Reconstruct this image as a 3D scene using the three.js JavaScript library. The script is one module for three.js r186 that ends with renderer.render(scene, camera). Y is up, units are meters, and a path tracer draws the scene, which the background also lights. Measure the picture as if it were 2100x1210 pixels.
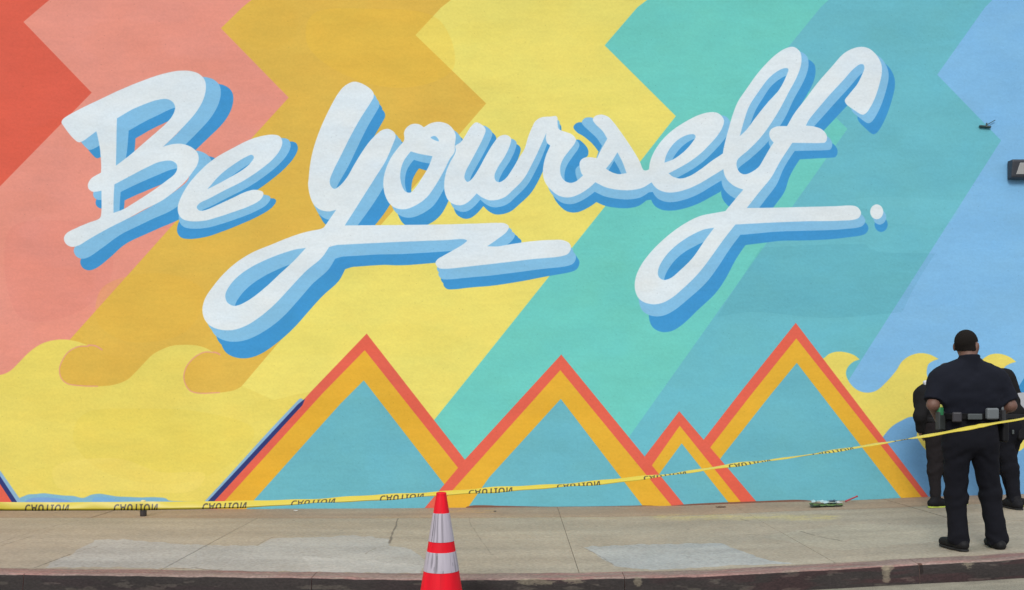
import * as THREE from 'three';
import { mergeGeometries } from 'three/addons/utils/BufferGeometryUtils.js';
import { RoundedBoxGeometry } from 'three/addons/geometries/RoundedBoxGeometry.js';

// ------------------------------------------------------------------ camera, sky, sun, exposure
const scene = new THREE.Scene();
const EYE = 1.45, FOCAL = 1900, HORIZON = 775, MID = 1050;           // the lens, in pixels of a 2100 x 1210 picture
const camera = new THREE.PerspectiveCamera(2 * Math.atan(HORIZON / FOCAL) * 180 / Math.PI, 2100 / 1550, 0.1, 600);
camera.position.set(0, EYE, 0);
camera.lookAt(0, EYE, -10);
camera.setViewOffset(2100, 1550, 0, 0, 2100, 1210);
scene.add(camera);

const renderer = new THREE.WebGLRenderer({ antialias: true });
renderer.setSize(1024, 590);
renderer.toneMapping = THREE.LinearToneMapping;
renderer.toneMappingExposure = 1.46;
renderer.shadowMap.enabled = true;

{ // an even overcast sky, brighter overhead than at the horizon
  const w = 64, h = 32, d = new Float32Array(w * h * 4);
  for (let j = 0; j < h; j++) for (let i = 0; i < w; i++) {
    const el = Math.max(0, Math.sin((j + 0.5) / h * Math.PI - Math.PI / 2));
    const L = 0.78 * (0.62 + 0.5 * el), k = (j * w + i) * 4;
    d[k] = L * 0.965; d[k + 1] = L; d[k + 2] = L * 1.08; d[k + 3] = 1;
  }
  const sky = new THREE.DataTexture(d, w, h, THREE.RGBAFormat, THREE.FloatType);
  sky.mapping = THREE.EquirectangularReflectionMapping;
  sky.magFilter = THREE.LinearFilter; sky.minFilter = THREE.LinearFilter; sky.needsUpdate = true;
  scene.background = sky; scene.environment = sky;
}
const sun = new THREE.DirectionalLight(new THREE.Color(1, 0.97, 0.92), 1.3);
sun.position.set(-5, 11, 7); sun.target.position.set(0, 0, -9);
sun.castShadow = true; sun.shadow.radius = 34; sun.shadow.mapSize.set(2048, 2048);
Object.assign(sun.shadow.camera, { left: -14, right: 14, top: 14, bottom: -14, near: 0.5, far: 60 });
scene.add(sun, sun.target);

// ------------------------------------------------------------------ helpers
let seed = 7;
const rnd = () => { seed = (seed * 1664525 + 1013904223) >>> 0; return seed / 4294967296; };
const clamp = (v, a, b) => Math.min(b, Math.max(a, v));
const lerp = (a, b, t) => a + (b - a) * t;
const sstep = (a, b, v) => { const t = clamp((v - a) / (b - a), 0, 1); return t * t * (3 - 2 * t); };
function hash(i, j, k = 0) { let h = (i * 374761393 + j * 668265263 + k * 2147483647) | 0; h = Math.imul(h ^ (h >>> 13), 1274126177); return ((h ^ (h >>> 16)) >>> 0) / 4294967296; }
function noise2(x, y, k = 0) {
  const i = Math.floor(x), j = Math.floor(y); let u = x - i, v = y - j; u = u * u * (3 - 2 * u); v = v * v * (3 - 2 * v);
  return lerp(lerp(hash(i, j, k), hash(i + 1, j, k), u), lerp(hash(i, j + 1, k), hash(i + 1, j + 1, k), u), v);
}
function noise3(x, y, z) { const k = Math.floor(z), t = z - k, s = t * t * (3 - 2 * t); return lerp(noise2(x, y, k * 31 + 5), noise2(x, y, k * 31 + 36), s); }
const fbm = (x, y, k = 0, n = 4) => { let s = 0, a = 0.5, q = 0; for (let o = 0; o < n; o++) { s += a * noise2(x, y, k + o * 17); q += a; a *= 0.5; x *= 2.03; y *= 2.03; } return s / q; };
function curve(tab) { return (x) => {                                 // smooth curve through [x, y] pairs
  if (x <= tab[0][0]) return tab[0][1]; const n = tab.length; if (x >= tab[n - 1][0]) return tab[n - 1][1];
  let i = 0; while (tab[i + 1][0] < x) i++;
  const [x0, y0] = tab[i], [x1, y1] = tab[i + 1], t = (x - x0) / (x1 - x0);
  const m0 = i ? (y1 - tab[i - 1][1]) / (x1 - tab[i - 1][0]) : (y1 - y0) / (x1 - x0), m1 = i + 2 < n ? (tab[i + 2][1] - y0) / (tab[i + 2][0] - x0) : (y1 - y0) / (x1 - x0);
  const h = x1 - x0, t2 = t * t, t3 = t2 * t;
  return (2 * t3 - 3 * t2 + 1) * y0 + (t3 - 2 * t2 + t) * h * m0 + (-2 * t3 + 3 * t2) * y1 + (t3 - t2) * h * m1;
}; }
function mat(r, g, b, rough = 0.85, extra = {}) { return new THREE.MeshStandardMaterial({ color: new THREE.Color().setRGB(r, g, b), roughness: rough, metalness: 0, ...extra }); }
function mesh(name, geo, m, parent = scene) { const o = new THREE.Mesh(geo, m); o.name = name; o.castShadow = o.receiveShadow = true; parent.add(o); return o; }
function group(name, x = 0, y = 0, z = 0) { const g = new THREE.Group(); g.name = name; g.position.set(x, y, z); scene.add(g); return g; }
function tag(o, label, category, grp) { o.userData.label = label; o.userData.category = category; if (grp) o.userData.group = grp; return o; }
function structure(o) { o.userData.kind = 'structure'; return o; }
function makeCanvas(w, h) { const c = document.createElement('canvas'); c.width = w; c.height = h; return c; }
function canvasTexture(c, colour = true) { const t = new THREE.CanvasTexture(c); if (colour) t.colorSpace = THREE.SRGBColorSpace; t.magFilter = THREE.LinearFilter; t.anisotropy = 8; return t; }
function greyTexture(w, h, f) { const d = new Uint8Array(w * h * 4); for (let j = 0; j < h; j++) for (let i = 0; i < w; i++) { const k = (j * w + i) * 4; d[k] = d[k + 1] = d[k + 2] = clamp(f(i, j), 0, 1) * 255; d[k + 3] = 255; } const t = new THREE.DataTexture(d, w, h); t.magFilter = THREE.LinearFilter; t.minFilter = THREE.LinearFilter; t.wrapS = t.wrapT = THREE.RepeatWrapping; t.needsUpdate = true; return t; }
const box = (w, h, d, r = 0.004) => new RoundedBoxGeometry(w, h, d, 2, Math.min(r, w / 2.1, h / 2.1, d / 2.1));
const at = (g, x, y, z) => g.translate(x, y, z);

// ------------------------------------------------------------------ ground levels
const WALL_Z = -11.24, KERB_Z = -7.6, KERB_FRONT = -7.4, PXM = FOCAL / 11.24;
const yWall = curve([[-9, -0.13], [-6.2, -0.136], [-2.07, -0.136], [-0.53, -0.124], [2.07, -0.1], [3.02, -0.06], [4.2, -0.03], [5.03, 0.006], [6.2, 0.04], [9, 0.12]]);
const yKerb = curve([[-9, -0.08], [-4.2, -0.11], [-1.8, -0.138], [-0.6, -0.155], [1.4, -0.13], [2.6, -0.07], [3.2, -0.036], [3.8, -0.006], [4.2, 0.022], [6, 0.085], [9, 0.16]]);
const groundY = (x, z) => lerp(yWall(x), yKerb(x), clamp((z - WALL_Z) / (KERB_Z - WALL_Z), 0, 1));
const streetY = (x) => yKerb(x) - 0.15;

// ------------------------------------------------------------------ the mural, painted in wall coordinates
const K = 0.93;                                                      // reflectance of the paints
const paint = (r, g, b) => { const f = (v) => { v /= 255; const l = (v <= 0.04045 ? v / 12.92 : ((v + 0.055) / 1.055) ** 2.4) * K; return Math.round(255 * (l <= 0.0031308 ? l * 12.92 : 1.055 * l ** (1 / 2.4) - 0.055)); }; return `rgb(${f(r)},${f(g)},${f(b)})`; };
const C = { red: paint(220, 96, 76), salmon: paint(229, 149, 131), gold: paint(221, 182, 78), yellow: paint(233, 220, 112), turquoise: paint(110, 202, 192), teal: paint(107, 185, 198), sky: paint(128, 185, 226), blue: paint(58, 144, 200), white: paint(221, 231, 235), light: paint(131, 190, 226), shade: paint(63, 149, 207), peakRed: paint(223, 99, 80), peakGold: paint(225, 175, 54), peakTeal: paint(106, 180, 194), navy: paint(47, 58, 116), wave: paint(229, 213, 104), lowBlue: paint(112, 164, 208), pink: paint(226, 160, 130), brown: paint(128, 88, 74) };

function spline(text, closed = true) {                               // "x,y x,yc ..." -> polyline; c marks a corner
  const p = text.trim().split(/\s+/).map((s) => { const [x, y] = s.replace('c', '').split(',').map(Number); return { x, y, c: s.endsWith('c') }; });
  const n = p.length, out = [];
  for (let i = 0; i < (closed ? n : n - 1); i++) {
    const b = p[i], c = p[(i + 1) % n];
    const a = b.c || (!closed && i === 0) ? { x: 2 * b.x - c.x, y: 2 * b.y - c.y } : p[(i - 1 + n) % n];
    const d = c.c || (!closed && i === n - 2) ? { x: 2 * c.x - b.x, y: 2 * c.y - b.y } : p[(i + 2) % n];
    const kn = (u, v) => Math.max(1e-3, Math.hypot(u.x - v.x, u.y - v.y) ** 0.5);
    const t1 = kn(a, b), t2 = t1 + kn(b, c), t3 = t2 + kn(c, d);
    for (let s = 0; s < 8; s++) {
      const t = lerp(t1, t2, s / 8), mixp = (u, v, ta, tb) => ({ x: ((tb - t) * u.x + (t - ta) * v.x) / (tb - ta), y: ((tb - t) * u.y + (t - ta) * v.y) / (tb - ta) });
      const A1 = mixp(a, b, 0, t1), A2 = mixp(b, c, t1, t2), A3 = mixp(c, d, t2, t3), B1 = mixp(A1, A2, 0, t2), B2 = mixp(A2, A3, t1, t3), q = mixp(B1, B2, t1, t2);
      out.push([q.x, q.y]);
    }
  }
  if (!closed) out.push([p[n - 1].x, p[n - 1].y]);
  return out;
}
// each letter: outlines (outer first, then counters) and how its two drop shades are displaced: [x, y, light dx, dy, dark dx, dy]
const LETTERS = [
  { // B
    paths: ['126.2,251.6 128.8,244.5 158.8,226 208,202.2 243.3,185.5 285.6,167.9 331.4,152 366.7,145 393,145.9 409,152 419.5,163.5 422.2,181 416.9,204 401.9,230.4 375.5,260.4 349,286.8 334,300.9c 349,296.5 370.2,294.7 391.3,300.9 403.6,311.5 407.5,323.8 404,339 396,351 380.7,371.2 357.8,392.3 331.4,411.7 296.2,429.3 260.9,448.7 225.7,466.3 190.5,485.7 158.8,504.2 146.4,506 135.9,500.7 131,489.2 135.9,478.7 155.2,468 181.7,456.6 202.8,448.7 206.3,444 208,431 208,391c 190.5,393.2 181.7,387 180.3,378.2 187,365.9 207,354c 207.6,343 206.3,320.3 204.6,302.7 200.2,279.8 197.5,269.2c 169.3,289.4 161.4,291.7 151.7,285 139.4,271 130.6,258.6',
      '239.8,242.8c 269.8,225.1 296.2,213.7 322.6,204.9 342,203.1 354.3,209.3 359,219.9 354.3,235.7 340.2,253.3 322.6,269.2 296.2,292 269.8,315 252.1,329 237.7,339.7c 238.4,306.2 239,271',
      '234.5,378.2c 260.9,364.1 301.5,343 327.9,331.7 352.6,330 362.2,337 363,347 357.8,357 340.2,371.2 313.8,390.6 278.6,413.5 252.1,429.3 232.8,436.4c 232.8,413.5'],
    off: [[240, 243, 24, 28, 37, 44], [420, 165, 31, 12, 57, 26], [140, 490, 22, 25, 37, 49], [330, 412, 22, 20, 40, 38], [185, 385, 8, 17, 10, 33], [400, 310, 28, 12, 50, 22], [150, 280, 24, 13, 42, 30], [235, 378, 13, 14, 22, 32]] },
  { // e
    paths: ['558.3,275.9 574,279.8 579,291.7 574,307.6 558.3,327.5 534.4,347.3 498.7,371 459,391 429.3,406.8 409.4,416.7 403.5,424.7 408.5,431.6 421.3,430.6 449,418.7 478.9,404.8 504.7,393 522.5,389 538.4,393 540.4,398.9 532.5,410.8 508.7,423.7 478.9,434.6 449,444.5 419.4,452.5 389.6,453.5 373.7,448.5 365.8,437.6 364.8,422.7 371.7,402.9 385.6,379 409.4,351.3 439.2,325.5 478.9,302.7 518.6,283.8',
      '425.3,388c 451,359 478.9,337.4 504.7,321.5 516.6,317.5 520.6,322.5 512.6,335.4 498.7,347.3 469,365 443.2,379'],
    off: [[578, 290, 17, 6, 31, 12], [385, 453, -1, 15, -4, 37], [540, 397, 15, 6, 26, 9], [365, 425, 5, 16, 1, 40], [480, 435, 10, 14, 14, 26], [500, 371, 12, 14, 24, 27], [440, 370, 8, 14, 16, 30]] },
  { // Y with its tail
    paths: ['725,167.5 738.9,169.9 756.7,179.8 765.7,189.8 766.3,198.7 761.7,207.6 738.9,243.3 719,279 699.2,318.7 683.3,350.5 676.4,370.3 678.4,381.2 685.3,387.2 695.2,382.2 711,364.4 727,336.6 742.9,310.8 758.7,289 774.6,273 784.5,266.2 796.4,264.2 808.3,271 811.3,279 804.4,298.9 790.5,330.6 770.6,362.4 746.8,400 727,431.4 707,462.2c 778.6,461.6 900,460.2 984.8,458 1021,456.8 1035.4,458 1043.6,464.4 1039,475.2 1021,489.7 999.2,505c 1021,505.1 1048,500.6 1093.3,494.2 1129.5,491.9 1154.9,492.4 1167.5,498.8 1171,507.8 1165.7,519.6 1153,525 1093.3,531.3 1039,537.7 975.7,544.9 912.4,551.2 899.7,549.4 893,540.4 896,533 916,520.5 930.5,512.3 948.6,501.5 957.6,493.3 952,490.6 912.4,492.4 840,495.1 778.6,497.9 699.2,501.9 690,502.5 675,506.5c 659.5,528.7 627.3,556 596.3,588.8 565.3,621.9 534.3,648.8 503.3,668.4 476.4,676.7 449.6,675.6 428.9,666.3 418.6,652.9 415,634.3 420.7,611.6 437.2,586.8 462,557.9 488.8,535.1 519.8,516.5 555,502 600,484 629.8,475 659.5,468.7 664.5,466c 677.4,447.3 689.3,430.4c 673.4,433.4 657.5,430.4 643.7,419.5 635.7,401.7 631.7,377.9 632.7,368.3 635.7,338.6 642.7,304.8 655.6,267 673.4,227.5 693.3,191.7 707,175.9',
      '627.3,508.3c 606.6,511.4 575.6,520.7 544.6,533 515.7,547.5 488.8,566 470.2,586.8 462,605.4 466,619.8 478.5,627 490.9,625 515.7,611.6 544.6,588.8 575.6,559.9 602.5,535'],
    sweep: true, solid: '600,513c 545,534 500,560 475,590 466,615 485,624 540,591 585,551',
    off: [[766, 198, 10, 21, 21, 45], [475, 676, 10, 24, 35, 60], [673, 509, 14, 26, 38, 48], [1043, 464, 16, 14, 33, 25], [893, 540, 5, 20, 17, 40], [1168, 508, 11, 20, 18, 31], [655, 431, 6, 16, 13, 34], [720, 279, 18, 18, 32, 38], [750, 395, 21, 18, 48, 36], [480, 600, 27, 20, 40, 40], [420, 640, 14, 22, 36, 60], [860, 494, 8, 27, 14, 50], [1040, 538, 2, 25, 4, 47], [810, 275, 12, 12, 26, 26], [565, 622, 18, 26, 40, 50]] },
  { // o
    paths: ['828.6,271.7 833.6,261.7 845.5,254.2 859.4,254.8 869.3,260.8c 883.2,252.8 901,249.8 918.9,254.8 929.8,265.7 934.4,277.6 932.8,298.5 932,312 922.9,325 911,349 895,376.8 875.2,404.6 853.4,420.5 831.6,428.8 813.7,427.4 799.8,418.5 789.9,400.6 786,376.8 789.9,351 801.8,323.3 817.7,301.4 828.6,287.5',
      '842.5,310.4c 859.4,315.3 887,320.3c 879.2,341 865.3,364.9 853.4,382.8 841.5,394.7 831.6,392.7 823.7,378.8 820.7,359 825.6,335.2 833.6,321.3', '883,282 891,278.6 897,282.6 900,289.5 891,287'],
    off: [[831, 428, 10, 18, 20, 40], [842, 310, 1, 22, 12, 45], [932, 275, 17, 9, 30, 20], [790, 375, 12, 14, 25, 30], [822, 360, 14, 12, 31, 30], [887, 320, 0, 22, 4, 40], [890, 283, 14, 12, 22, 22], [880, 400, 16, 18, 32, 40]] },
  { // u and r
    paths: ['965.5,259.8 976.4,250.8 988.3,255.8 995.9,265.7 990.3,283.6 978.4,307.4 964.5,333.2 954.6,353 952.6,364.9 958.6,372.9 967.5,366.9 982.4,345 996.3,319.3 1012,293.5 1024,279.6 1038,276.6 1047.9,283.6 1045.9,297.5 1036,319.3 1020,345 1014,361 1017,370.9 1024,373.3 1036,366.9 1051.8,345 1065.7,321.3 1075.6,305.4 1083,281 1091.7,259.7 1097.6,248.8 1109.5,240.8 1129.4,238.8 1140.3,237.9 1143.3,241.8 1143.3,251.7 1146.2,264.6 1161,270.6 1173,275.6 1181,285.5 1179,293.4 1167,309.3 1155.2,325.2 1149.2,341 1150.2,358.9 1157.1,369.8 1169,374.8 1181,371.8 1196,360 1216,350c 1221,373.8c 1208.7,384.7 1188.9,397.6 1169,404.5 1149.2,402.5 1133.3,392.6 1119.4,376.7 1113.5,358.9 1114.5,339 1119.4,319.2 1128.4,298.4c 1122.4,293.4 1119.4,283.5 1120.4,272.6c 1109.5,297.4 1093.7,331 1073.8,366.8 1051.8,389.7 1036,403.6 1020,409.6 1004,410.6 990,405.6 977.4,396.7c 964.5,410.6 950.6,419.5 936.7,420.5 920.9,412.5 912.9,396.7 911,376.8 914.9,353 922.9,333.2 932.8,315.3 934.8,307.4 933.8,299.4 944.7,291.5 954.6,277.6'],
    dark: '1152,330 1170,300 1184,286 1197,294 1206,307 1205,320 1195,326 1190,340 1198,362 1170,376 1155,362',
    off: [[940, 420, 6, 14, 12, 29], [1012, 411, 4, 16, 6, 31], [1047, 284, 13, 8, 22, 20], [994, 266, 14, 8, 22, 18], [1181, 286, 15, 10, 26, 24], [1143, 248, -2, 10, -4, 20], [1158, 268, 0, 8, 2, 14], [1165, 404, 0, 12, 4, 30], [1114, 360, 4, 20, 10, 38], [1094, 331, 8, 8, 18, 20], [1072, 368, 8, 10, 17, 25], [1150, 345, 20, 10, 40, 20], [955, 355, 14, 8, 24, 16]] },
  { // s
    paths: ['1195.8,359.9 1190,348 1188.9,333 1194.8,325.2 1206.7,322.2 1224.6,324.2c 1232.5,307.3 1245.4,284.5c 1236.5,269.6 1220.6,253.7 1215.7,244.8 1220.6,237.9 1232.5,234.9 1246.4,238.8 1258.3,250.8 1278,277.5 1298,307.3 1312,331 1320.8,349 1338,345c 1350,372c 1336,374c 1317.9,384.7 1296,389.6 1272,389.6 1244.4,384.7 1228.6,377.7 1215,370', '1242.5,346c 1254.4,331 1266.3,312.3c 1276,331 1285,355c 1268.3,356.9 1256.3,353.9'],
    solid: '1242.5,346c 1254.4,331 1266.3,312.3c 1276,331 1285,355c 1268.3,356.9 1256.3,353.9',
    dark: '1176,261 1180,254 1190,250.5 1200,254 1225,275 1246,290 1240,300 1231,312 1218,295 1200,281 1183,271', pale: '1193,251 1198,243 1208,240.5 1218,243 1226,256 1242,272 1248,284 1240,295 1228,281 1210,269 1198,259',
    off: [[1216, 245, -22, 5, -40, 16], [1270, 390, -3, 14, -3, 30], [1221, 374, -6, 20, -5, 44], [1266, 312, 2, 21, 3, 30], [1310, 330, -6, 16, -6, 32], [1335, 374, -9, 22, -21, 39], [1243, 285, -14, 16, -22, 28]] },
  { // e
    paths: ['1331.4,343 1334.2,327.9 1343.7,307 1360.8,284 1381.7,265 1406.5,249 1433,235.7 1456,230 1471,231.3 1480.6,238.5 1484.8,248 1480.6,263.2 1471,278.4 1455.9,295.6 1436.9,314.6 1414,331.7 1391.3,345 1371.3,355.4c 1379.8,362 1395,365.9 1414,361 1436.9,346.9 1459.7,329.8 1482.5,314.6c 1486,330 1483.5,346.9c 1461.6,360.2 1433,377.3 1406.5,388.7 1381.7,394.4 1362.7,393.5 1347.5,386.8 1336,373.5 1330,360', '1362.7,333.6c 1365.6,320.3 1376,301.3 1391.3,286 1410.3,276.5 1423.6,275.6 1426.4,280.3 1419.8,291.7 1402.7,310.8 1381.7,326'],
    off: [[1382, 394, 2, 18, -3, 36], [1484, 248, 14, 10, 27, 25], [1338, 376, -9, 22, -21, 39], [1437, 315, 14, 10, 24, 28], [1483, 347, -12, 28, -20, 53], [1390, 345, 12, 14, 24, 26], [1366, 320, 12, 8, 20, 18]] },
  { // l
    paths: ['1483.5,346.9 1482.5,314.6 1487.3,289.8 1494,265 1502,237 1513,209 1530.2,183.2 1551.7,153 1573.2,128.4 1594.7,109 1611.8,98.9 1626.9,96 1639.8,104.7 1643.7,118.7 1642,135.9 1633.3,159.5 1618.3,187.5 1599,224 1577.5,258.4 1556,286.3 1534.5,307.8 1513,327 1510.5,336 1512,345 1518.6,354.5 1528,357.3 1541.4,352.6 1556.7,341.2 1570,322 1579.5,303 1587,291.7c 1600,300c 1570,370c 1524.3,388.7c 1509,383 1495.8,373.5 1487.3,362', '1517.3,278.8c 1525.9,247.6 1536.6,217.5 1556,187.5 1577.5,159.5 1596.8,144.5 1609.7,139.7 1616.6,141.3 1611.8,157.4 1596.8,185.3 1575.3,209 1549.5,241 1530,267'],
    dark: '1511,330c 1582,258c 1590,292c 1560,340 1530,359 1513,346',
    off: [[1643, 119, 17.5, 9, 34, 26], [1483, 347, -12, 28, -20, 53], [1509, 383, -4, 18, -8, 36], [1526, 248, 16, 6, 30, 14], [1577, 258, 14, 12, 30, 28], [1520, 322, 6, 10, 20, 30], [1600, 150, 4, 18, 10, 36], [1545, 352, 4, 30, 8, 60]] },
  { // f with its tail
    paths: ['1577.5,273.4 1581.8,264.8 1592.5,259.5 1614,258.4c 1629,232.6 1650.5,204.7 1676.3,170.3 1706.4,135.9 1730,110 1749.4,99.3 1768.7,96 1783.8,100.4 1798.8,114.4 1807.4,131.6 1808.5,148.8 1803,174.6 1794.5,200.4 1783.8,221.8 1775.2,232.6 1768.7,235.2 1749.4,224 1735.4,213.2 1732.6,205.7 1740.8,193.9 1758,172.4 1768.7,151 1772.6,140.2 1770.9,132.7 1764.4,131.6 1751.5,140.2 1727.9,166 1702,193.9 1676.3,224 1659,245.5 1652.7,257.3c 1669.9,259.5 1684.9,264.8 1694.6,275.6 1696,284.2 1692.4,291.7 1682.8,293.2 1652.7,293.2 1624.7,292.8c 1600,331 1581.4,364 1556.7,394.4 1531.5,426.5c 1585.7,425.8 1638.6,424.6 1709,422.8 1753,422.3 1761.9,428 1765.8,436.9 1761.9,445.7 1753,450 1717.8,452.8 1656,453.6 1585.7,456.3 1532.9,459 1508,460.4c 1485,489.7 1459.3,525.5 1433.7,558.9 1403,589.6 1374.8,612.7 1351.7,622.9 1328.7,622.4 1310.7,612.7 1302.5,594.7 1303,571.7 1313.3,546 1333.8,517.9 1362,489.7 1395.3,464 1433.7,443.6 1469.6,435.9 1487.5,432.8c 1499,419 1513,402 1524.3,388.7 1545,362 1562,333 1579.5,303 1587,292.8c 1580,284', '1464.5,467c 1444,470.5 1418.4,482 1387.6,502.5 1364.6,525.5 1350.5,551 1350.5,566.5 1359.4,573.7 1374.8,570.4 1395.3,553.7 1420.9,528 1444,494.8'],
    off: [[1808, 149, 14.5, 12, 28, 29], [1769, 235, 11, 20, 21, 47], [1696, 284, 10, 13, 20, 26], [1766, 437, 9, 15, 16, 30], [1508, 460, 10, 22, 19, 43], [1340, 623, 2, 32, 20, 72], [1352, 560, 20, 6, 42, 12], [1303, 590, 6, 24, 26, 60], [1578, 273, -10, 19, -4, 40], [1440, 550, 14, 24, 30, 52], [1680, 218, 17, 12, 34, 26], [1570, 380, 16, 12, 36, 24], [1625, 293, 9, 17, 20, 34], [1656, 454, 2, 20, 3, 40]] },
  { // full stop
    paths: ['1798,419 1807.5,423.5 1811.5,434.3 1807.5,445 1798,449.6 1788.5,445 1784.5,434.3 1788.5,423.5'], off: [[1798, 434, 6, 11, 9, 26]] },
];
function fitShift(off) {                                            // per letter: an affine fit of the displacements, plus a soft correction near each control
  const n = off.length, cx = off.reduce((q, o) => q + o[0], 0) / n, cy = off.reduce((q, o) => q + o[1], 0) / n, co = [];
  const solve = (v) => { // ridge regression on (1, x, y)
    const A = [[n, 0, 0], [0, 0.4, 0], [0, 0, 0.4]], r = [0, 0, 0];
    off.forEach((o, i) => { const f = [1, (o[0] - cx) / 100, (o[1] - cy) / 100]; for (let p = 0; p < 3; p++) { r[p] += f[p] * v[i]; for (let q = 0; q < 3; q++) if (p || q) A[p][q] += f[p] * f[q]; } });
    for (let p = 0; p < 3; p++) for (let q = p + 1; q < 3; q++) { const m = A[q][p] / A[p][p]; for (let k = p; k < 3; k++) A[q][k] -= m * A[p][k]; r[q] -= m * r[p]; }
    const w = [0, 0, 0]; for (let p = 2; p >= 0; p--) { let t = r[p]; for (let q = p + 1; q < 3; q++) t -= A[p][q] * w[q]; w[p] = t / A[p][p]; } return w;
  };
  for (let c = 0; c < 4; c++) { const v = off.map((o) => o[2 + c]), w = solve(v), res = off.map((o, i) => v[i] - (w[0] + w[1] * (o[0] - cx) / 100 + w[2] * (o[1] - cy) / 100)); co.push({ w, res }); }
  return (x, y) => co.map(({ w, res }) => { let t = w[0] + w[1] * (x - cx) / 100 + w[2] * (y - cy) / 100, g = 0, q = 0.14; off.forEach((o, i) => { const e = Math.exp(-((x - o[0]) ** 2 + (y - o[1]) ** 2) / (2 * 46 * 46)); g += e * res[i]; q += e; }); return t + g / q; });
}
for (const l of LETTERS) l.shift = fitShift(l.off);
const shifted = (pts, l, k) => k <= 0 ? pts : pts.map(([x, y]) => { const d = l.shift(x, y); return k <= 1 ? [x + d[0] * k, y + d[1] * k] : [x + lerp(d[0], d[2], k - 1), y + lerp(d[1], d[3], k - 1)]; });
for (const l of LETTERS) { l.lines = l.paths.map((p) => spline(p)); if (l.solid) l.fill = spline(l.solid); if (l.dark) l.darkPatch = spline(l.dark); if (l.pale) l.palePatch = spline(l.pale); }

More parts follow.
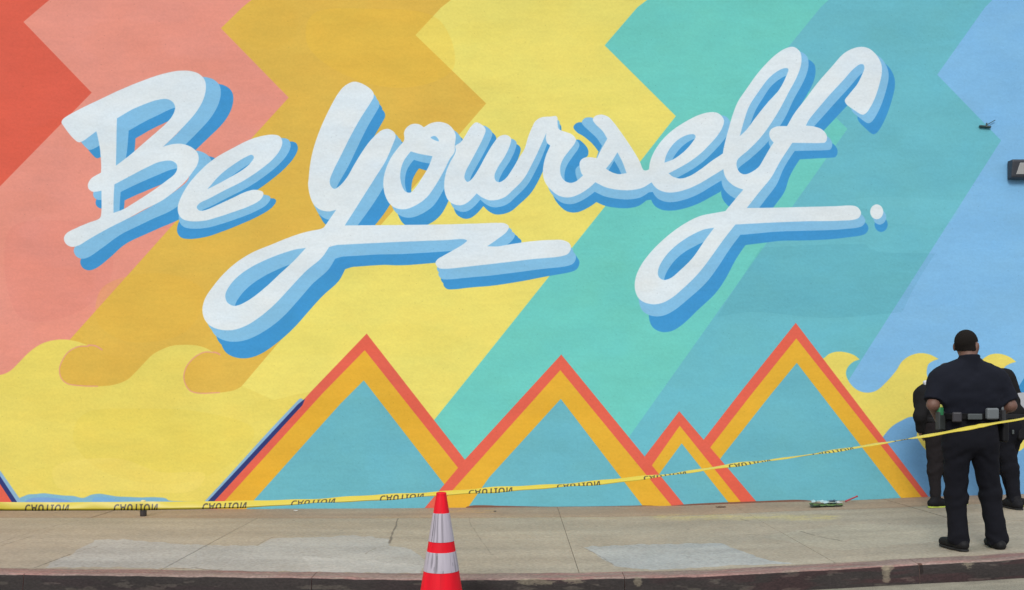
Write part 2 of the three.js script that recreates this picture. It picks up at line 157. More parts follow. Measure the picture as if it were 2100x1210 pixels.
function drawMural(ctx) {
  const poly = (pts, fill) => { ctx.beginPath(); pts.forEach(([x, y], i) => (i ? ctx.lineTo(x, y) : ctx.moveTo(x, y))); ctx.closePath(); ctx.fillStyle = fill; ctx.fill(); };
  const line = (pts, stroke, w) => { ctx.beginPath(); pts.forEach(([x, y], i) => (i ? ctx.lineTo(x, y) : ctx.moveTo(x, y))); ctx.strokeStyle = stroke; ctx.lineWidth = w; ctx.lineJoin = 'round'; ctx.lineCap = 'round'; ctx.stroke(); };
  ctx.fillStyle = paint(88, 120, 196); ctx.fillRect(-800, -500, 4000, 2000);
  // zigzag bands, painted from the far one to the near one: everything left of each edge
  const EDGES = [
    [C.blue, [[2640, -330], [2500, -140], [2640, -5], [2520, 180], [2690, 360], [2180, 1100]]],
    [C.sky, [[2340, -340], [2205, -150], [2335, -10], [2230, 190], [2372, 345], [1900, 1092]]],
    [C.teal, [[2075, -350], [1960, -165], [2080, -45], [2020, 15], [1922, 153], [2053, 288], [1767, 737], [1545, 1090]]],
    [C.turquoise, [[1760, -350], [1680, -190], [1775, -70], [1683, 15], [1594, 124], [1738, 264], [1624, 425], [1422, 710], [1297, 886], [1150, 1095]]],
    [C.yellow, [[1440, -340], [1330, -170], [1420, -70], [1307, 15], [1240, 93], [1386, 238], [1240, 424], [987, 741], [892, 859], [705, 1095]]],
    [C.gold, [[1070, -340], [930, -215], [1055, -100], [905, 15], [852, 72], [997, 212], [553, 724], [497, 790], [235, 1095]]],
    [C.salmon, [[690, -340], [520, -235], [650, -110], [497, 15], [453, 58], [592, 200], [367, 447], [147, 692], [-215, 1095]]],
    [C.red, [[300, -340], [120, -250], [245, -120], [83, 15], [48, 45], [188, 190], [3, 379], [-690, 1090]]],
    [paint(176, 62, 70), [[-110, -340], [-285, -260], [-160, -130], [-322, 5], [-357, 35], [-217, 180], [-800, 780]]],
  ];
  for (const [c, e] of EDGES) poly([[-1000, e[0][1] - 200], ...e, [-1000, e[e.length - 1][1] + 40]].map(([x, y], i, a) => (i === 1 ? [x, y - 40] : [x, y])), c);
  // waves on the left
  const w1 = spline('-640,800 -560,770 -500,735 -450,722 -400,735 -360,790 -250,806 -180,780 -110,750 -60,772 0,769 20,761 40,742 60,722 83,706 107,698 133,696 157,700 181,708c 160,710 140,722 127,741 122,757 125,774 137,786 167,791 200,792 233,789 260,779 277,764 293,747 313,727 333,716 353,709 377,707 400,708 420,713 438,722c 420,722 400,732 383,751 377,771 380,787 390,801 407,806 450,805 483,799 497,791', false);
  poly([...w1, [560, 820], [650, 800], [700, 1095], [-700, 1095]], C.wave);
  line(spline('181,708 195,709 209,717', false), C.pink, 3);
  line(spline('438,722 446,724 451,727', false), C.pink, 3);
  line(spline('181,710 160,711 140,722 127,741 122,757 125,774 137,786 167,791 200,792', false), C.pink, 2.2);
  line(spline('438,723 420,722 400,732 383,751 377,771 380,787 390,801 407,806 450,805', false), C.pink, 2.2);
  // waves on the right
  const w2 = spline('1640,760 1690,734 1700,726 1717,721 1737,723 1753,729 1763,737c 1750,742 1738,754 1735,767 1742,784 1757,799 1777,805 1797,801 1817,784 1837,761 1850,741 1867,729 1887,724 1907,727 1925,736c 1912,741 1904,747 1901,757 1901,769 1908,788 1922,803 1942,807 1962,802 1982,783 2000,758 2010,742 2020,733 2031,727 2046,725 2061,728 2074,734 2084,742c 2071,746 2061,752 2056,760 2055,772 2062,790 2076,804 2092,807 2110,801 2132,780 2152,752 2170,735 2190,728 2210,731 2230,742c 2210,755 2208,780 2225,803 2260,808 2320,790 2400,800 2700,800', false);
  const w2b = spline('2700,930 2400,925 2280,922 2200,900 2150,870 2120,885 2100,918 2088,926 2060,928 2035,905 2042,885 2060,877c 2040,862 2015,860 1995,875 1970,915 1945,934 1915,934 1897,921 1886,906 1880,893 1886,878 1904,871c 1886,857 1867,855 1850,862 1830,874 1813,893 1790,930', false);
  poly([...w2, ...w2b, [1700, 900]], C.wave);
  poly([...w2b, [1750, 1095], [2800, 1095]], C.lowBlue);
  // lower left smears
  poly(spline('30,1040c 38,1023 50,1017 58,1014 74,1013 90,1011.5 104,1013 130,1016 150,1017 170,1021 186,1015 192,1013.5 205,1012.5 222,1015 240,1018 262,1019 290,1020 318,1019.5 340,1022 346,1026 380,1028 420,1030 440,1040c'), paint(127, 180, 206));
  poly(spline('40,1040c 60,1023 95,1020 125,1023 150,1030 110,1036c'), paint(120, 162, 214));
  poly(spline('185,1040c 192,1021 205,1019 230,1022 250,1030 240,1036c'), paint(118, 172, 214));
  // later coats that show their own outline
  poly(spline('1560,508c 1640,503 1775,500c 1790,513 1918,520c 1880,580 1850,640c 1700,652 1540,640 1470,650c'), 'rgba(70,140,160,0.16)');
  poly(spline('1740,410c 1800,404 1975,412c 1950,455 1905,462 1830,458c'), 'rgba(120,196,206,0.2)');
  poly(spline('170,850 300,838 420,846 520,880 500,930 400,985 300,990 200,960 150,900'), 'rgba(214,192,72,0.22)');
  poly(spline('110,960 240,940 330,968 420,972 400,1004 250,1006 120,1000'), 'rgba(236,214,120,0.3)');
  poly(spline('20,470 120,452 210,470 230,560 160,640 40,650'), 'rgba(216,126,112,0.22)');
  poly(spline('640,30 760,18 900,40 930,140 830,180 700,150 630,90'), 'rgba(232,188,62,0.25)');
  poly(spline('210,590 330,560 420,600 380,680 260,700 200,660'), 'rgba(224,176,66,0.25)');
  // peaks: drawn back to front as nested triangles
  const peak = (o, g, t) => { poly(o, C.peakRed); poly(g, C.peakGold); poly(t, C.peakTeal); };
  peak([[-190, 700], [40, 1040], [60, 1095], [-600, 1095]], [[-190, 735], [12, 1050], [30, 1095], [-570, 1095]], [[-190, 795], [-60, 1000], [-10, 1095], [-500, 1095]]);
  line([[-8, 965], [44, 1040]], paint(138, 178, 208), 14); line([[-6, 975], [30, 1030], [40, 1050]], C.navy, 9);
  peak([[752, 684], [635, 806], [441, 1025], [385, 1095], [1072, 1095]], [[748, 718], [662, 806], [463, 1025], [402, 1095], [1047, 1095]], [[746, 780], [698, 828], [523, 1023], [460, 1095], [990, 1095]]);
  line(spline('617,822 560,882 500,948 460,992 421,1034 402,1058', false), paint(139, 180, 209), 10); 
  line(spline('612,834 580,862 545,905 520,925', false), paint(139, 180, 209), 9);
  poly([[626, 817], [620, 831], [441, 1026], [420, 1052], [405, 1052], [428, 1026], [611, 829]], C.navy);
  peak([[1632, 662], [1517, 806], [1445, 899], [1300, 1095], [1962, 1095]], [[1633, 694], [1543, 806], [1460, 913], [1330, 1095], [1950, 1095]], [[1634, 744], [1583, 806], [1482, 934], [1370, 1095], [1905, 1095]]);
  peak([[1393, 843], [1325, 932], [1210, 1095], [1608, 1095]], [[1394, 873], [1340, 950], [1245, 1095], [1572, 1095]], [[1398, 909], [1356, 966], [1280, 1095], [1545, 1095]]);
  peak([[1151, 727], [953, 943], [873, 1039], [826, 1095], [1452, 1095]], [[1149, 759], [930, 1003], [850, 1095], [1425, 1095]], [[1150, 818], [1003, 979], [960, 1040], [925, 1095], [1362, 1095]]);
  // the writing: dark shade, light shade, white
  for (const k of [1.5, 2, 0.5, 1, 0]) for (const l of LETTERS) {
    if (k % 1 && !l.sweep) continue;
    ctx.fillStyle = k > 1 ? C.shade : k > 0 ? C.light : C.white; ctx.beginPath();
    for (const pts of l.lines) { const s = shifted(pts, l, k); s.forEach(([x, y], i) => (i ? ctx.lineTo(x, y) : ctx.moveTo(x, y))); ctx.closePath(); }
    ctx.fill('evenodd');
    if (k === 2 && l.fill) poly(l.fill, C.shade);
    if (k === 2 && l.darkPatch) poly(l.darkPatch, C.shade);
    if (k === 1 && l.palePatch) poly(l.palePatch, C.light);
  }
  // bare foot of the wall
  poly(spline('950,1045c 960,1038 1040,1037.5 1120,1039 1240,1038 1330,1036.5 1360,1038 1420,1033 1520,1029 1570,1027 1640,1025 1680,1028c 1680,1110c 950,1110c'), C.brown);
}
function muralHalf(px0, px1) {
  const W = 2048, py0 = -332, py1 = 1071, H = Math.round(W * (py1 - py0) / (px1 - px0)), s = W / (px1 - px0);
  const c = makeCanvas(W, H), ctx = c.getContext('2d');
  ctx.setTransform(s, 0, 0, s, -px0 * s, -py0 * s);
  drawMural(ctx);
  ctx.setTransform(1, 0, 0, 1, 0, 0);
  const img = ctx.getImageData(0, 0, W, H), d = img.data;
  const bump = new Float32Array(W * H);
  for (let j = 0; j < H; j++) for (let i = 0; i < W; i++) {           // roller marks, thin coats, flecks: grain of the paint itself
    const x = px0 + i / s, y = py0 + j / s, k = (j * W + i) * 4;
    const roll = noise2(x / 26, y / 5, 3) - 0.5, blot = fbm(x / 90, y / 46, 11, 4) - 0.5, fine = noise2(x / 3.2, y / 2.4, 29) - 0.5, lift = noise2(x / 900, y / 13, 41) - 0.5;
    let g = 1 + 0.062 * blot + 0.016 * roll + 0.032 * fine + 0.008 * lift;
    const coat = noise2(x / 140 + 0.7 * blot, y / 70, 57); const thin = sstep(0.62, 0.7, coat) * 0.022;
    if (hash(i >> 1, j >> 1, 77) > 0.9993) g *= 0.9;
    const warm = 0.03 * (fbm(x / 60, y / 34, 91, 3) - 0.5);
    d[k] = clamp(d[k] * (g + warm) - thin * 40, 0, 255); d[k + 1] = clamp(d[k + 1] * g - thin * 60, 0, 255); d[k + 2] = clamp(d[k + 2] * (g - warm) - thin * 100, 0, 255);
  }
  ctx.putImageData(img, 0, 0);
  return canvasTexture(c);
}
const stucco = greyTexture(512, 512, (i, j) => 0.5 + 0.5 * (fbm(i / 9, j / 7, 5, 3) - 0.5) + 0.1 * (noise2(i / 30, j / 9, 8) - 0.5));
stucco.repeat.set(6, 5);

// ------------------------------------------------------------------ the painted building
const building = group('painted_building', 0, 0, WALL_Z);
tag(building, 'long flat building wall painted with a rainbow zigzag mural reading Be Yourself', 'building');
for (const [px0, px1] of [[-640, 1050], [1050, 2740]]) {
  const x0 = (px0 - MID) / PXM, x1 = (px1 - MID) / PXM, yT = EYE - (-332 - HORIZON) / PXM, yB = EYE - (1071 - HORIZON) / PXM;
  const g = new THREE.PlaneGeometry(x1 - x0, yT - yB, 1, 1); g.translate((x0 + x1) / 2, (yT + yB) / 2, 0);
  const o = mesh('mural_wall', g, new THREE.MeshPhysicalMaterial({ map: muralHalf(px0, px1), roughness: 0.85, specularIntensity: 0.45, bumpMap: stucco, bumpScale: 0.002 }), building);
  o.userData.label = px0 < 0 ? 'wall section with red, salmon, gold and yellow zigzags' : 'wall section with turquoise, teal and blue zigzags';
}
{
  const plain = mat(0.5, 0.47, 0.42, 0.9);
  mesh('building_body', at(box(20, 8.42, 9.9, 0.02), 0, 3.75, -4.97), plain, building);
  mesh('parapet_coping', at(box(20.2, 0.1, 0.4, 0.02), 0, 8.03, -0.08), mat(0.42, 0.4, 0.37, 0.9), building);
}

// ------------------------------------------------------------------ pavement, kerb, gutter, street
const fromPixel = (px, py) => { // a point of the pavement, found from where a ray meets it
  let z = -9; for (let n = 0; n < 12; n++) { const x = (px - MID) / FOCAL * -z; z = -FOCAL * (EYE - groundY(x, z)) / (py - HORIZON); }
  return [(px - MID) / FOCAL * -z, z];
};
const PX0 = -7.5, PX1 = 7.5;
const pavementTexture = (() => {
  const W = 2048, s = W / (PX1 - PX0), H = Math.round((KERB_Z - WALL_Z) * s), c = makeCanvas(W, H), ctx = c.getContext('2d');
  const P = (px, py) => { const [x, z] = fromPixel(px, py); return [(x - PX0) * s, (z - WALL_Z) * s]; };
  const ragged = (list, am = 1) => list.flatMap(([x0, y0], i) => { const [x1, y1] = list[(i + 1) % list.length], m = Math.max(1, Math.round(Math.hypot(x1 - x0, y1 - y0) / 7)); return Array.from({ length: m }, (_, q) => { const t = q / m, X = lerp(x0, x1, t), Y = lerp(y0, y1, t); return [X + am * 14 * (fbm(X / 16, Y / 8, 3) - 0.5), Y + am * 6 * (fbm(X / 14, Y / 7, 19) - 0.5)]; }); });
  const poly = (list, fill) => { ctx.beginPath(); ragged(list).forEach(([px, py], i) => { const [u, v] = P(px, py); i ? ctx.lineTo(u, v) : ctx.moveTo(u, v); }); ctx.closePath(); ctx.fillStyle = fill; ctx.fill(); };
  const line = (list, stroke, w) => { const pts = []; for (let i = 0; i < list.length - 1; i++) { const [x0, y0] = list[i], [x1, y1] = list[i + 1], m = Math.max(2, Math.round(Math.hypot(x1 - x0, y1 - y0) / 5)); for (let q = 0; q < m; q++) { const X = lerp(x0, x1, q / m), Y = lerp(y0, y1, q / m); pts.push([X + 5 * (fbm(X / 9, Y / 5, 3) - 0.5), Y + 2.6 * (fbm(X / 8, Y / 4, 19) - 0.5)]); } }
    ctx.strokeStyle = stroke; ctx.lineJoin = 'round'; for (let i = 0; i < pts.length - 1; i++) { const [u, v] = P(...pts[i]), [u1, v1] = P(...pts[i + 1]); ctx.lineWidth = w * (0.5 + 0.9 * rnd()); ctx.beginPath(); ctx.moveTo(u, v); ctx.lineTo(u1, v1); ctx.stroke(); } };
  ctx.fillStyle = 'rgb(154,144,126)'; ctx.fillRect(0, 0, W, H);
  // the strip along the wall is browner
  ctx.fillStyle = 'rgb(150,130,108)'; ctx.fillRect(0, 0, W, 0.78 * s);
  // skim-coat repairs, greyer than the slabs
  poly([[92, 1164], [110, 1150], [140, 1140], [165, 1124], [196, 1107], [262, 1107], [380, 1117], [528, 1119], [555, 1104], [640, 1101], [720, 1098], [795, 1104], [800, 1120], [845, 1126], [875, 1150], [860, 1176], [600, 1172], [460, 1170], [380, 1164], [300, 1166], [220, 1162]], 'rgb(157,154,146)');
  poly([[1195, 1122], [1290, 1117], [1480, 1114], [1540, 1136], [1580, 1150], [1630, 1156], [1500, 1160], [1330, 1170], [1262, 1162]], 'rgb(155,156,152)');
  poly([[620, 1140], [760, 1150], [870, 1160], [860, 1176], [640, 1172]], 'rgb(166,163,155)');
  poly([[1560, 1100], [1720, 1075], [1960, 1075], [1930, 1110], [1720, 1130]], 'rgba(160,153,136,0.6)');
  // yellow overspray by the mural
  const r = (a, b) => lerp(a, b, rnd());
  for (let n = 0; n < 900; n++) { const [u, v] = P(r(1330, 1700), 1061 + (rnd() + rnd() - 1) * 8); ctx.fillStyle = `rgba(214,196,96,${r(0.05, 0.2)})`; ctx.fillRect(u, v, r(4, 26), r(1, 2.5)); }
  for (let n = 0; n < 400; n++) { const [u, v] = P(r(760, 1330), 1061 + (rnd() + rnd() - 1) * 5); ctx.fillStyle = `rgba(206,180,110,${r(0.03, 0.13)})`; ctx.fillRect(u, v, r(4, 26), r(1, 2.5)); }
  for (let n = 0; n < 120; n++) { const [u, v] = P(r(880, 1010), 1046 + rnd() * 6); ctx.fillStyle = `rgba(222,170,60,${r(0.05, 0.2)})`; ctx.fillRect(u, v, r(3, 16), r(1, 3)); }
  // speckle, stains, gum, tyre grime
  for (let n = 0; n < 9000; n++) { const a = rnd(); ctx.fillStyle = a < 0.55 ? `rgba(90,82,70,${r(0.05, 0.22)})` : `rgba(196,190,175,${r(0.05, 0.22)})`; const q = r(0.6, 2.2); ctx.fillRect(rnd() * W, rnd() * H, q * r(1, 3), q); }
  for (let n = 0; n < 150; n++) { ctx.fillStyle = `rgba(60,54,48,${r(0.15, 0.5)})`; ctx.beginPath(); ctx.ellipse(rnd() * W, rnd() * H, r(0.8, 3), r(0.6, 2), 0, 0, 7); ctx.fill(); }
  // cracks
  const dark = 'rgba(74,66,58,0.62)', mid = 'rgba(100,90,78,0.42)';
  line([[816, 1063], [812, 1078], [806, 1092], [797, 1119]], dark, 2.4);
  line([[797, 1119], [770, 1124], [744, 1138]], mid, 1.4);
  line([[1530, 1097], [1560, 1096], [1620, 1091], [1640, 1090]], mid, 1.6);
  line([[1642, 1090], [1672, 1099], [1700, 1105], [1732, 1111]], dark, 1.8);
  line([[1560, 1078], [1600, 1084], [1624, 1088]], mid, 1.2);
  line([[1518, 1064], [1530, 1067], [1542, 1070]], dark, 2);
  line([[962, 1062], [966, 1076], [990, 1112], [1010, 1140]], mid, 1.1);
  line([[70, 1165], [88, 1158], [120, 1146], [150, 1134]], dark, 1.6);
  line([[150, 1134], [200, 1120], [188, 1126]], mid, 1.4);
  line([[527, 1119], [545, 1108], [560, 1101], [640, 1099], [700, 1094]], mid, 1.6);
  line([[360, 1166], [400, 1164], [430, 1169], [462, 1166]], dark, 2);
  line([[1190, 1120], [1230, 1140], [1270, 1166]], mid, 1.2);
  line([[0, 1113], [60, 1092], [130, 1074], [185, 1062]], mid, 1.4);
  const img = ctx.getImageData(0, 0, W, H), d = img.data;
  for (let j = 0; j < H; j++) for (let i = 0; i < W; i++) {
    const k = (j * W + i) * 4, g = 1 + 0.12 * (fbm(i / 60, j / 40, 3, 4) - 0.5) + 0.16 * (noise2(i / 2.1, j / 1.7, 9) - 0.5) + 0.08 * (noise2(i / 260, j / 22, 15) - 0.5), q = 0.03 * (fbm(i / 130, j / 60, 66, 3) - 0.5);
    d[k] = clamp(d[k] * (g + q), 0, 255); d[k + 1] = clamp(d[k + 1] * g, 0, 255); d[k + 2] = clamp(d[k + 2] * (g - q), 0, 255);
  }
  ctx.putImageData(img, 0, 0);
  const t = canvasTexture(c); t.wrapS = THREE.MirroredRepeatWrapping; return t;
})();
const concreteBump = greyTexture(256, 256, (i, j) => 0.5 + 0.8 * (noise2(i / 2.2, j / 2.2, 4) - 0.5) + 0.4 * (fbm(i / 20, j / 20, 7, 3) - 0.5));
concreteBump.repeat.set(22, 5);
const pavementMat = new THREE.MeshStandardMaterial({ map: pavementTexture, roughness: 0.92, bumpMap: concreteBump, bumpScale: 0.002 });
const pavement = structure(group('pavement', 0, 0, 0));
const JOINTS = [-10, -8.4, -6.6, -4.76, -2.88, 0.55, 2.65, 4.5, 6.4, 8.2, 10];
function sheetBox(x0, x1, z0, z1, yf, thick, nx, nz) {                // a slab whose top follows the ground
  const g = new THREE.BoxGeometry(x1 - x0, 1, z1 - z0, nx, 1, nz), p = g.attributes.position, uv = g.attributes.uv;
  for (let i = 0; i < p.count; i++) { const x = p.getX(i) + (x0 + x1) / 2, z = p.getZ(i) + (z0 + z1) / 2; const top = p.getY(i) > 0; p.setXYZ(i, x, yf(x, z) - (top ? 0 : thick), z); uv.setXY(i, (x - PX0) / (PX1 - PX0), 1 - (z - WALL_Z) / (KERB_Z - WALL_Z)); }
  g.computeVertexNormals(); return g;
}
const ROWS = [[WALL_Z + 0.006, -10.46], [-10.46, -9.2], [-9.2, KERB_Z]];
for (const [r, [z0, z1]] of ROWS.entries()) for (let i = 0; i < JOINTS.length - 1; i++) {
  const j = 0.0026, lift = (rnd() - 0.5) * 0.004;
  mesh('slab', sheetBox(JOINTS[i] + j, JOINTS[i + 1] - j, z0 + (r ? j : 0), z1 - j, (x, z) => groundY(x, z) + lift, 0.08, 8, 3), pavementMat, pavement);
}
mesh('joint_bed', sheetBox(-10, 10, WALL_Z + 0.003, KERB_Z, (x, z) => groundY(x, z) - 0.009, 0.05, 60, 4), mat(0.17, 0.15, 0.12, 0.95), pavement);

const kerbTexture = (() => { // faded red paint on concrete: u along the kerb, v from the pavement edge over the nose and down the face
  const W = 2048, H = 96, c = makeCanvas(W, H), ctx = c.getContext('2d'), img = ctx.createImageData(W, H), d = img.data;
  for (let j = 0; j < H; j++) for (let i = 0; i < W; i++) {
    const k = (j * W + i) * 4, x = i / W * 15 - 7.5, v = j / H * 0.35; // v metres
    const wear = fbm(i / 26, j / 9, 5, 4), fine = noise2(i / 2, j / 1.6, 8), grime = fbm(i / 70, j / 30, 21, 4);
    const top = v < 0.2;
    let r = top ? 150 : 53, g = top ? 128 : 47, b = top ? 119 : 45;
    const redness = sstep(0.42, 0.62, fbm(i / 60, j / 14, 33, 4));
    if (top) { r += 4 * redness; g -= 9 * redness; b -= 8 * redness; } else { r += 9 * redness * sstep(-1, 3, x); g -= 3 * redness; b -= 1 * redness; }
    const bare = sstep(0.66, 0.7, wear); if (bare > 0) { const q = bare * (top ? 0.4 : 0.22); r = lerp(r, 158, q); g = lerp(g, 150, q); b = lerp(b, 132, q); }
    const chip = (cx, cv, w, h) => { const e = ((x - cx) / w) ** 2 + ((v - cv) / h) ** 2 + (wear - 0.5) * 4 + (fine - 0.5) * 1.2; if (e < 1) { const q = sstep(1, 0.5, e) * 0.62; r = lerp(r, 150, q); g = lerp(g, 140, q); b = lerp(b, 118, q); } };
    chip(2.98, 0.27, 0.026, 0.08); chip(3.64, 0.215, 0.055, 0.03); chip(0.5, 0.21, 0.1, 0.03); chip(0.2, 0.22, 0.16, 0.03); chip(1.0, 0.22, 0.03, 0.03); chip(3.0, 0.2, 0.04, 0.03);
    const e2 = ((x - 3.26) / 0.02) ** 2 + ((v - 0.22) / 0.05) ** 2; if (e2 < 1) { r *= 0.6; g *= 0.5; b *= 0.45; }
    const m = 1 + 0.3 * (fine - 0.5) + 0.35 * (grime - 0.5);
    d[k] = clamp(r * m, 0, 255); d[k + 1] = clamp(g * m, 0, 255); d[k + 2] = clamp(b * m, 0, 255); d[k + 3] = 255;
  }
  ctx.putImageData(img, 0, 0); const t = canvasTexture(c); t.wrapS = THREE.MirroredRepeatWrapping; return t;
})();
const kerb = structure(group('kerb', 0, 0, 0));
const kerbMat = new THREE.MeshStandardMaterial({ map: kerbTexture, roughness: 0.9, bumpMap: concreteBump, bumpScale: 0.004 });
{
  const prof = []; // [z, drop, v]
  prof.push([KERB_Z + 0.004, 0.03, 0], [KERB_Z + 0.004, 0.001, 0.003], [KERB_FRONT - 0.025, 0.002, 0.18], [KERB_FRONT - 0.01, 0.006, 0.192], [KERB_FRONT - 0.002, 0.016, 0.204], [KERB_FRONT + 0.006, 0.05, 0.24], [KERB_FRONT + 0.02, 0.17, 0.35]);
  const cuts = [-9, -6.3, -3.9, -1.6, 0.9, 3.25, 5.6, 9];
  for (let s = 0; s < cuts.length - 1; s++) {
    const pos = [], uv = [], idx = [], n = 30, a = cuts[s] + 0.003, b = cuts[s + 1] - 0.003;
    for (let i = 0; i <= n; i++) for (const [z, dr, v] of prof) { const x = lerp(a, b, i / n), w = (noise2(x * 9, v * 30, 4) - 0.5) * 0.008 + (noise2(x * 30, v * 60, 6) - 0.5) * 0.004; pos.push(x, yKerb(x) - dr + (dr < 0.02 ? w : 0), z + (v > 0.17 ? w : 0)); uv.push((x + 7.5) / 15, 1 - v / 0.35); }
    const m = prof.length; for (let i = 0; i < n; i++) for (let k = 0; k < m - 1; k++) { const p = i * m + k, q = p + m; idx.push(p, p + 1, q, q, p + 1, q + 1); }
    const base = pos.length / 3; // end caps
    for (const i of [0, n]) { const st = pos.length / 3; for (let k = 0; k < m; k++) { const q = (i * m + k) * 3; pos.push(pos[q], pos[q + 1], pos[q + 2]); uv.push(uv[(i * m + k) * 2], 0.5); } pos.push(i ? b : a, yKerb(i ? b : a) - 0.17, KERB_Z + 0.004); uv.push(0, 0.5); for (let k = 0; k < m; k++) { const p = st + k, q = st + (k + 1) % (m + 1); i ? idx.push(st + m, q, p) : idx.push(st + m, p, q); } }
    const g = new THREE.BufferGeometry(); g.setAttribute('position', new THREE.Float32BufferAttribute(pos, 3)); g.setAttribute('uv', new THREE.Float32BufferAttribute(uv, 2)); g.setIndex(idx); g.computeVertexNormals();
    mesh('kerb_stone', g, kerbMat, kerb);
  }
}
const gutterMap = (() => { const W = 256, c = makeCanvas(W, W), ctx = c.getContext('2d'), img = ctx.createImageData(W, W), d = img.data; for (let j = 0; j < W; j++) for (let i = 0; i < W; i++) { const k = (j * W + i) * 4, v = 128 + 30 * (hash(i, j, 3) - 0.5) + 34 * (fbm(i / 30, j / 18, 8, 4) - 0.5); d[k] = v * 1.03; d[k + 1] = v * 0.99; d[k + 2] = v * 0.87; d[k + 3] = 255; } ctx.putImageData(img, 0, 0); const t = canvasTexture(c); t.wrapS = t.wrapT = THREE.MirroredRepeatWrapping; t.repeat.set(12, 2.4); return t; })();
const asphaltMap = (() => { const W = 512, c = makeCanvas(W, W), ctx = c.getContext('2d'), img = ctx.createImageData(W, W), d = img.data; for (let j = 0; j < W; j++) for (let i = 0; i < W; i++) { const k = (j * W + i) * 4, v = 62 + 46 * (hash(i >> 1, j >> 1, 3) - 0.5) + 20 * (hash(i, j, 5) - 0.5) + 26 * (fbm(i / 50, j / 50, 8, 4) - 0.5); d[k] = v * 1.02; d[k + 1] = v; d[k + 2] = v * 0.97; d[k + 3] = 255; } ctx.putImageData(img, 0, 0); const t = canvasTexture(c); t.wrapS = t.wrapT = THREE.RepeatWrapping; t.repeat.set(40, 12); return t; })();
{
  const g = new THREE.PlaneGeometry(80, 37.4, 320, 8); g.rotateX(-Math.PI / 2); g.translate(0, 0, 11.3);
  const p = g.attributes.position; for (let i = 0; i < p.count; i++) p.setY(i, streetY(p.getX(i)) - 0.012);
  g.computeVertexNormals(); structure(mesh('road', g, new THREE.MeshStandardMaterial({ map: asphaltMap, roughness: 0.95, bumpMap: concreteBump, bumpScale: 0.003 })));
  const gut = structure(mesh('gutter', sheetBox(-12, 12, KERB_FRONT, -6.9, (x, z) => streetY(x) - 0.004 + (z > -7 ? 0 : -0.004), 0.02, 90, 3), new THREE.MeshStandardMaterial({ map: gutterMap, roughness: 0.92, bumpMap: concreteBump, bumpScale: 0.003 })));
  const plain = new THREE.PlaneGeometry(500, 500); plain.rotateX(-Math.PI / 2); plain.translate(0, -0.6, 0);
  structure(mesh('ground', plain, mat(0.12, 0.115, 0.1, 0.95)));
}

// ------------------------------------------------------------------ wall fittings
{
  const w = group('wall_lamp', (2107 - MID) / FOCAL * 11.1, EYE - (343 - HORIZON) / FOCAL * 11.05, WALL_Z);
  tag(w, 'dark bronze flood lamp with a pale lens fixed to the blue wall', 'lamp');
  const dark = mat(0.035, 0.04, 0.05, 0.5);
  mesh('mounting_plate', at(box(0.2, 0.16, 0.03, 0.008), 0, 0, 0.017), dark, w);
  const s = new THREE.Shape(); // side view: deep at the top, sloping face
  s.moveTo(0, -0.098); s.lineTo(0.05, -0.098); s.quadraticCurveTo(0.07, -0.098, 0.073, -0.08); s.lineTo(0.098, 0.08); s.quadraticCurveTo(0.1, 0.1, 0.08, 0.1); s.lineTo(0, 0.1);
  const hg = new THREE.ExtrudeGeometry(s, { depth: 0.32, bevelEnabled: true, bevelSize: 0.012, bevelThickness: 0.016, bevelSegments: 4, curveSegments: 6 });
  hg.rotateY(-Math.PI / 2); hg.translate(0.16, 0, 0.03); mesh('housing', hg, dark, w);
  const q = new THREE.Shape(); q.moveTo(-0.115, -0.068); q.lineTo(0.1, -0.068); q.lineTo(0.12, 0.062); q.lineTo(-0.08, 0.062); q.closePath();
  const lg = new THREE.ExtrudeGeometry(q, { depth: 0.006, bevelEnabled: true, bevelSize: 0.003, bevelThickness: 0.003, bevelSegments: 1 });
  lg.rotateX(0.155); lg.translate(-0.005, 0.002, 0.128); mesh('lens', lg, new THREE.MeshPhysicalMaterial({ color: new THREE.Color().setRGB(0.36, 0.36, 0.35), roughness: 0.28, clearcoat: 0.4 }), w);
}
{
  const b = group('wall_bracket', (2024 - MID) / FOCAL * 11.2, EYE - (258 - HORIZON) / FOCAL * 11.2, WALL_Z);
  tag(b, 'small dark metal bracket with a thin rod high on the wall', 'bracket');
  const m = mat(0.03, 0.06, 0.06, 0.5);
  const bar = mesh('bar', box(0.14, 0.022, 0.035, 0.008), m, b); bar.position.set(-0.012, -0.004, 0.02); bar.rotation.z = -0.1;
  const rod = mesh('rod', new THREE.CylinderGeometry(0.005, 0.005, 0.12, 10), m, b); rod.position.set(0.052, 0.042, 0.03); rod.rotation.z = -1.05;
  const neck = mesh('rod_holder', new THREE.CylinderGeometry(0.009, 0.011, 0.05, 10), m, b); neck.position.set(0.002, 0.012, 0.03);
}

